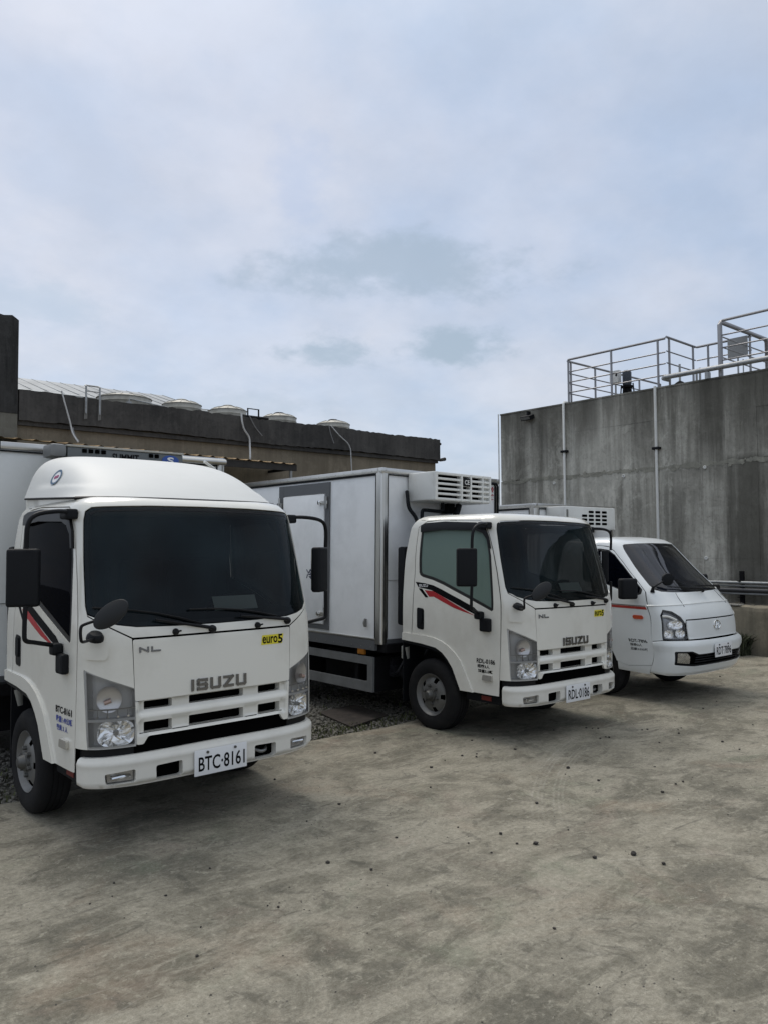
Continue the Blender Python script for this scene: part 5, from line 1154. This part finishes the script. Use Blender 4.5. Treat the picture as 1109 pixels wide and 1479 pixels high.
# red warning lettering on the box front
text_flat('box_lettering', '冷', RED, bx2, (.835, 1.7245, 2.53), (1, 0, 0), (0, 0, 1), .07, .07, bold=.03); text_flat('box_lettering', '凍', RED, bx2, (.835, 1.7245, 2.44), (1, 0, 0), (0, 0, 1), .07, .07, bold=.03)
b = MB(); b.box(.86, .95, 1.6175, 1.619, 2.355, 2.53); 
# cooling unit on its front
def unit2(root):
    x0, x1, z0, z1, yb, yf = -.565, .315, 2.312, 2.625, 1.71, 1.28; W = x1-x0
    u = box('cooling_unit', WHITEP, root, x0, x1, yf+.10, yb, z0, z1, ch=.02)
    box('unit_side', WHITEP, u, x0-.012, x0+.05, yf+.03, yb-.07, z0+.005, z1-.005, ch=.02)
    box('grille_void', LINER, u, x0+.03, x0+W*.85, yf+.07, yf+.095, z0+.02, z1-.02); box('grille_panel', WHITEP, u, x0+W*.85, x1-.01, yf+.045, yf+.095, z0+.01, z1-.01)
    for xa, xb in ((x0-.004, x0+.035), (x0+W*.445, x0+W*.475), (x0+W*.61, x0+W*.64), (x0+W*.835, x0+W*.855), (x1-.025, x1)): box('grille_post', WHITEP, u, xa, xb, yf, yf+.09, z0+.006, z1-.006, ch=.008)
    for i in range(6):
        z = z0+.022+i*(z1-z0-.044)/5
        MB().box(x0+.01, x1-.01, yf+.008, yf+.055, z-.012, z+.012, ch=.006).build('grille_slat', WHITEP, u)
    for z in (z0+.002, z1-.020): box('grille_frame', WHITEP, u, x0, x1, yf+.03, yf+.10, z, z+.018, ch=.006)
    lx = x0+W*.5425
    lg = box('unit_logo', BLACK, u, lx-.052, lx+.052, yf-.004, yf+.01, z1-.140, z1-.052, ch=.005); text_flat('logo_text', 'CE', WHITEP, u, (lx, yf-.0045, z1-.096), (1, 0, 0), (0, 0, 1), .05, .075, bold=.02)
    # hoses and drain
    for pts, r in (([(-.59, 1.70, 2.42), (-.62, 1.66, 2.38), (-.62, 1.63, 2.24), (-.55, 1.58, 2.10), (-.53, 1.56, 1.8)], .022), ([(-.22, 1.52, 2.32), (-.22, 1.52, 2.24), (-.28, 1.52, 2.215), (-.45, 1.55, 2.22), (-.50, 1.55, 2.20), (-.50, 1.55, 2.05)], .020), ([(.02, 1.5, 2.30), (-.02, 1.5, 2.2), (-.10, 1.5, 2.08)], .035)):
        tube('hose', BLACKM, u, pts, r, 8, True)
    box('unit_foot', UNDER, u, -.06, .04, 1.58, 1.70, 2.20, 2.32)
    return u
unit2(t2)
tube('drain_pipe', BLACKM, bx2, [(.33, 1.70, 2.605), (.88, 1.70, 2.605), (.91, 1.70, 2.57), (.91, 1.70, .9)], .014, 8)

# ---------------------------------------------------------------- small truck
def porter(loc, rz):
    root = empty('small_refrigerated_truck', loc, (0, 0, rz), label='smaller pearl white truck with slanted nose and plate RDT-7896', cat='truck')
    S = C3
    # body skin with windscreen opening; hood, badge panel and bumper are panels of their own
    wsO = [(-.752,1.335),(-.728,1.285),(-.66,1.262),(-.45,1.249),(-.2,1.244),(0,1.243),(.2,1.244),(.45,1.249),(.66,1.262),(.728,1.285),(.752,1.335),(.757,1.55),(.755,1.76),(.738,1.802),(.69,1.818),(.4,1.828),(0,1.832),(-.4,1.828),(-.69,1.818),(-.738,1.802),(-.755,1.76),(-.757,1.55)]
    L_ = [(-1.000,.705),(-.975,1.072),(-.858,1.26),(-.862,1.40),(-.895,1.60),(-.955,1.74),(-1.05,1.795),(-1.3,1.812),(-1.75,1.80),(-1.86,1.75),(-1.90,1.55),(-1.94,1.0),(-1.95,.75),(-2.35,.74),(-2.35,1.915)]
    low = [(-.866,.722),(-.858,1.0),(-.80,1.065),(-.70,1.046),(-.62,.985),(-.575,.91),(-.556,.952)]
    L_[0] = (-.997,.705); L_[1] = (-.971,1.072); half = L_[::-1]+low
    outer = half+[(-a, b) for a, b in reversed(half)]
    patch('cab_body', S, outer, PAINT3, root, holes=[wsO], sp=.05, rim=.012)
    ring = [S.at(t, 1.915) for t in np.linspace(-2.35, 2.35, 80)]; b = MB(); n = len(ring); b.v = [tuple(p) for p in ring]+[(p.x*.5, 1.3+(p.y-1.3)*.5, p.z+.02) for p in ring]
    for i in range(n): j = (i+1) % n; b.f.append((i, j, n+j, n+i))
    b.f.append(tuple(n+i for i in range(n))); b.build('roof', PAINT3, root, smooth=True)
    box('rear_wall', PAINT3, root, -.80, .80, 1.83, 1.85, .76, 1.72); box('rear_trim', DARKFAB, root, -.74, .74, 1.80, 1.828, .8, 1.70)
    patch('inner_liner', S, [(-2.3,.75),(-1.7,.75),(-1.55,.6),(-1.40,.40),(1.40,.40),(1.55,.6),(1.7,.75),(2.3,.75),(2.3,1.85),(-2.3,1.85)], LINER, root, off=-.075, rim=0, sp=.1,
          holes=[[(-.70,1.30),(.70,1.30),(.71,1.78),(-.71,1.78)], [(-1.8,1.4),(-1.8,1.75),(-1.1,1.75),(-.93,1.5),(-.98,1.27)], [(1.8,1.4),(.98,1.27),(.93,1.5),(1.1,1.75),(1.8,1.75)]])
    wsc = patch('windscreen', S, [(a*.992, 1.54+(b-1.54)*.985) for a, b in wsO], WGLASS3, root, off=-.006, rim=0, sp=.06)
    patch('glass_border', S, wsO, BLACK, wsc, holes=[[(a*.955, 1.54+(b-1.54)*.92) for a, b in wsO]], off=-.0075, rim=.01, sp=.03)
    patch('badge_panel', S, rpoly([(-.548,.728),(.548,.728),(.562,.86),(.556,.938),(-.556,.938),(-.562,.86)], .012), PAINT3, root, rim=.014, disp=lambda t, v: .006*sstep(.74,.80,v))
    for s in (-1, 1):
        f = (lambda P: P) if s < 0 else mir
        P = f([(-.862,.732),(-.567,.728),(-.585,.905),(-.632,.985),(-.71,1.040),(-.80,1.058),(-.850,.99)])
        hl = patch('headlight', S, rpoly(P, .012, 3), mat('lamp_housing_silver', (.34, .34, .34), .28, metal=.5), root, off=-.050, rim=0, sp=.03)
        q = lambda t, v, d: S.pt(s*t, v, d)
        def bowl(tc, vc, rt, rv, name):
            b = MB(); n = 18; vs = []; rn = random.Random(2)
            for rr, dd in ((1, 0), (.75, .014), (.4, .024), (.1, .026)):
                for k in range(n): a = 2*math.pi*k/n; ct, sn = math.cos(a), math.sin(a); vs.append(q(tc+rt*rr*math.copysign(abs(ct)**.7, ct), vc+rv*rr*math.copysign(abs(sn)**.7, sn), -.006-dd*.6+rn.uniform(-.003, .003)))
            b.add(vs, [(i*n+k, i*n+(k+1) % n, (i+1)*n+(k+1) % n, (i+1)*n+k) for i in range(3) for k in range(n)]); b.build(name, REFL, hl)
        bowl(.71, .895, .095, .050, 'reflector'); bowl(.655, .795, .060, .045, 'reflector'); bowl(.79, .79, .055, .045, 'reflector')
        b = MB(); b.tube([q(.835, .99, -.008), q(.76, .985, -.006), q(.68, .945, -.006)], .014, 6, True); b.build('drl_strip', WHITEP, hl, smooth=True)
        patch('lamp_rim', S, rpoly(P, .012, 3), BLACK, hl, holes=[rpoly([(-.713*s*-1+((a+.713*s*-1*-1)-0)*1 if False else (a-(-.713 if s<0 else .713))*.93+(-.713 if s<0 else .713), (b-.88)*.95+.88) for a, b in P], .012, 3)], off=-.005, rim=.008, sp=.03)
        patch('lens', S, P, LENS, hl, off=-.003, rim=0, sp=.04)
        # door
        dp = f([(-1.010,.43),(-.984,1.072),(-.868,1.265),(-.872,1.40),(-.905,1.595),(-.963,1.73),(-1.055,1.785),(-1.3,1.802),(-1.745,1.79),(-1.85,1.742),(-1.89,1.55),(-1.93,1.0),(-1.94,.75),(-1.70,.742),(-1.60,.64),(-1.47,.44),(-1.30,.40)])
        wp = f([(-1.79,1.73),(-1.70,1.755),(-1.3,1.768),(-1.08,1.75),(-.99,1.69),(-.925,1.55),(-.895,1.40),(-.885,1.285),(-.95,1.232),(-1.08,1.205),(-1.155,1.25),(-1.42,1.333),(-1.80,1.36),(-1.84,1.40)])
        d = patch('door', S, dp, PAINT3, root, holes=[wp], sp=.05, rim=.012)
        patch('window_glass', S, wp, SGLASS, d, off=-.010, rim=0, sp=.06)
        patch('window_seal', S, wp, SEAL, d, holes=[[((a-(-1.36 if s<0 else 1.36))*.96+(-1.36 if s<0 else 1.36), (b-1.5)*.93+1.5) for a, b in wp]], off=-.004, rim=.006, sp=.03)
        patch('red_stripe', S, f([(-.992,1.058),(-.992,1.088),(-1.88,1.105),(-1.88,1.075)]), mat('muted_red_stripe', (.36, .035, .025), .45), d, off=.0015, rim=0)
        patch('grey_stripe', S, f([(-.992,1.090),(-.992,1.102),(-1.88,1.119),(-1.88,1.107)]), STEELD, d, off=.0015, rim=0)
        patch('side_marker', S, rpoly(f([(-1.085,.945),(-1.20,.945),(-1.215,.967),(-1.20,.990),(-1.085,.990),(-1.07,.967)]), .015), REDLAMP, d, off=.012, rim=.012, sp=.02)
        hd = patch('door_handle', S, rpoly(f([(-1.72,.99),(-1.86,.99),(-1.86,1.03),(-1.72,1.03)]), .012), PAINT3, d, off=.02, rim=.02)
        if s < 0:
            text_shell('door_text', 'RDT-7896', INKB, d, S, -1.185, .695, .036, .235, off=.002, bold=.015); text_shell('door_text', '限乘3人', INKB, d, S, -1.22, .648, .030, .15, off=.002, bold=.015); text_shell('door_text', '總重3.035噸', INKB, d, S, -1.185, .600, .030, .22, off=.002, bold=.015)
        patch('sill_line', S, f([(-1.006,.426),(-1.30,.396),(-1.455,.436),(-1.42,.34),(-1.006,.320)]), PAINT3, root, off=-.002, rim=.01, sp=.04)
        mm = mirror(root, Vector((s*.95, .60, 1.30)) if s < 0 else Vector((.93, .70, 1.33)), *((.21, .24, .11) if s < 0 else (.16, .18, .09)), R(-25)*(-s)); MB().tube([(s*.86, .66, 1.24), (s*.80, .62, 1.22)], .03, 8).build('mirror_bracket', BLACKM, mm)
        MB().box(s*.80, s*.42, .74, 1.48, .60, .78).build('wheel_housing', UNDER, root)
        wheel(root, s*.80, 1.10, .318, s, .19, .18)
        wheel(root, s*.80, 3.50, .318, s, .19, .18)
    # corner convex mirror on a black stalk
    cm = MB().tube([S.pt(-.775, 1.262, .0), S.pt(-.76, 1.285, .05), S.pt(-.60, 1.33, .07)], [.028, .016, .008], 8).build('corner_mirror', BLACK, root, smooth=True); MB().lathe([(-.03, .02), (-.02, .07), (.0, .075), (.008, .06), (.009, .001)], 18, 'y', M=Matrix.Translation(S.pt(-.52, 1.345, .075)) @ Matrix.Rotation(R(-30), 4, 'Z')).build('mirror_head', BLACKM, cm, smooth=True)
    # bumper
    bo = [(-1.000,.345),(-.80,.315),(-.4,.312),(.4,.312),(.80,.315),(1.000,.345),(1.000,.697),(.866,.714),(.55,.712),(.2,.705),(-.2,.705),(-.55,.712),(-.866,.714),(-1.000,.697)]
    intake = rpoly([(-.775,.600),(-.765,.450),(-.50,.425),(.50,.425),(.765,.450),(.775,.600),(.56,.598),(.46,.560),(-.46,.560),(-.56,.598)], .02, 3)
    def bd(t, v): return .010+.012*math.exp(-((v-.66)/.05)**2)-.02*sstep(.36,.315,v)-.008*sstep(.69,.712,v)-.006*sstep(.93,1.0,abs(t))
    bp = patch('bumper', S, bo, PAINT3, root, holes=[intake[::-1]], sp=.035, disp=bd, rim=.05, hrim=.03)
    patch('intake_frame', S, intake[::-1], BLACK, root, holes=[[(-.745,.585),(-.745,.462),(-.50,.440),(.50,.440),(.745,.462),(.745,.585),(.56,.583),(.47,.545),(-.47,.545),(-.56,.583)]], off=.006, rim=.02, sp=.03)
    patch('bumper_backing', S, [(-.9,.36),(.9,.36),(.9,.70),(-.9,.70)], LINER, root, off=-.035, rim=0)
    for k in range(3): b = MB(); z = .468+.028*k; b.tube([S.pt(t, z, -.005) for t in np.linspace(-.50, .50, 14)], .007, 5); b.build('intake_bar', BLACKM, root)
    for s in (-1, 1):
        P = [(-.735,.580),(-.735,.470),(-.575,.455),(-.585,.540),(-.62,.578)]; P = P if s < 0 else mir(P)
        fg = patch('fog_lamp', S, rpoly(P, .012), mat('fog_silver', (.5, .5, .49), .22, metal=.8, var=.4, vscale=25), root, off=-.004, rim=.02, sp=.03); patch('fog_lens', S, P, LENS, fg, off=.002, rim=0)
    pl = box('number_plate', PLATE, root, -.19, .19, -.040, -.032, .505, .66, ch=.003); text_flat('plate_text', 'RDT·7896', INKB, pl, (.004, -.0405, .575), (1, 0, 0), (0, 0, 1), .092, .335, bold=.014, ext=.0008)
    for x in (-.1, .1): MB().tube([(x, -.038, .644), (x, -.048, .644)], .009, 8).build('plate_bolt', HUB, pl)
    # emblem: ring with a slanted H
    b = MB(); ew, eh = .076, .050; c = (0.015, .862)
    b.tube([S.pt(c[0]+ew*math.cos(a), c[1]+eh*math.sin(a), .012) for a in np.linspace(0, 2*math.pi, 33)], .0065, 6)
    for sx in (-1, 1): b.tube([S.pt(c[0]+sx*.028-.010, c[1]-.034, .012), S.pt(c[0]+sx*.028+.010, c[1]+.034, .012)], .0065, 6)
    b.tube([S.pt(c[0]-.026, c[1]-.010, .012), S.pt(c[0]+.026, c[1]+.010, .012)], .0065, 6); b.build('emblem', CHROME, root, smooth=True)
    text_shell('model_lettering', 'PORTER', STEELD, root, S, .62, 1.185, .020, .13, off=.003, bold=.02)
    # hood crease and panel lines
    for s in (-1, 1):
        b = MB(); b.tube([S.pt(s*t, v, .0005) for t, v in ((.455,1.243),(.47,1.20),(.482,1.13),(.49,1.09))], .0028, 5, True); b.build('hood_line', LINER, root)
    b = MB(); b.tube([S.pt(t, 1.103+.018*math.cos(t*1.6), -.003) for t in np.linspace(-.97, .97, 40)], .011, 6); b.build('hood_crease', PAINT3, root, smooth=True)
    for t0, v0, t1, v1 in ((.10, 1.235, -.52, 1.305), (.66, 1.25, .05, 1.30)):
        w = MB().tube([S.pt(t0, v0, .02), S.pt(t0-.04, v0+.012, .04), S.pt((t0+t1)/2, (v0+v1)/2+.01, .025), S.pt(t1, v1, .015)], [.022, .018, .008, .006], 7).build('wiper', BLACK, root, smooth=True)
    box('dashboard', MATS['dash_plastic'], root, -.70, .70, .55, .95, 1.0, 1.22, ch=.05)
    for x in (-.42, .42): st_ = box('seat', DARKFAB, root, x-.22, x+.22, 1.2, 1.62, .85, 1.0, ch=.05); MB().box(x-.22, x+.22, 1.58, 1.72, 1.0, 1.5, ch=.05).build('seat_back', DARKFAB, st_); MB().box(x-.1, x+.1, 1.6, 1.68, 1.5, 1.68, ch=.03).build('head_rest', DARKFAB, st_)
    for s in (-1, 1): box('chassis_rail', UNDER, root, s*.30, s*.37, .4, 4.8, .42, .56)
    box('engine', UNDER, root, -.4, .4, .5, 1.7, .26, .6, ch=.03); MB().tube([(-.7, 1.1, .3), (.7, 1.1, .3)], .05, 8).build('front_axle', UNDER, root); MB().tube([(-.7, 3.5, .3), (.7, 3.5, .3)], .06, 8).build('rear_axle', UNDER, root)
    bx = cargo_box(root, -.85, .935, 2.05, 4.9, .72, 2.365, PANEL)
    u = box('cooling_unit', WHITEP, root, -.62, .50, 1.74, 2.05, 2.02, 2.325, ch=.02)
    for r_ in range(4):
        for c_ in range(4):
            x = -.20+c_*.147; z = 2.258-r_*.053
            if r_ == 0 and c_ == 0: continue
            P = rpoly([(x-.055, z-.016), (x+.055, z-.016), (x+.055, z+.016), (x-.055, z+.016)], .015, 4); MB().prism(P, (0, .006, 0), o=(0, 1.736, 0)).build('vent', LINER, u)
    MB().box(-.585, -.55, 1.735, 1.742, 2.16, 2.28).build('unit_plate', STEELD, u)
    return root
WGLASS3 = glassmat('tinted_small_windscreen', (.004, .005, .008), .25, ior=1.45, dust=2.5)
porter((9.089, 4.444, 0), -.0313)
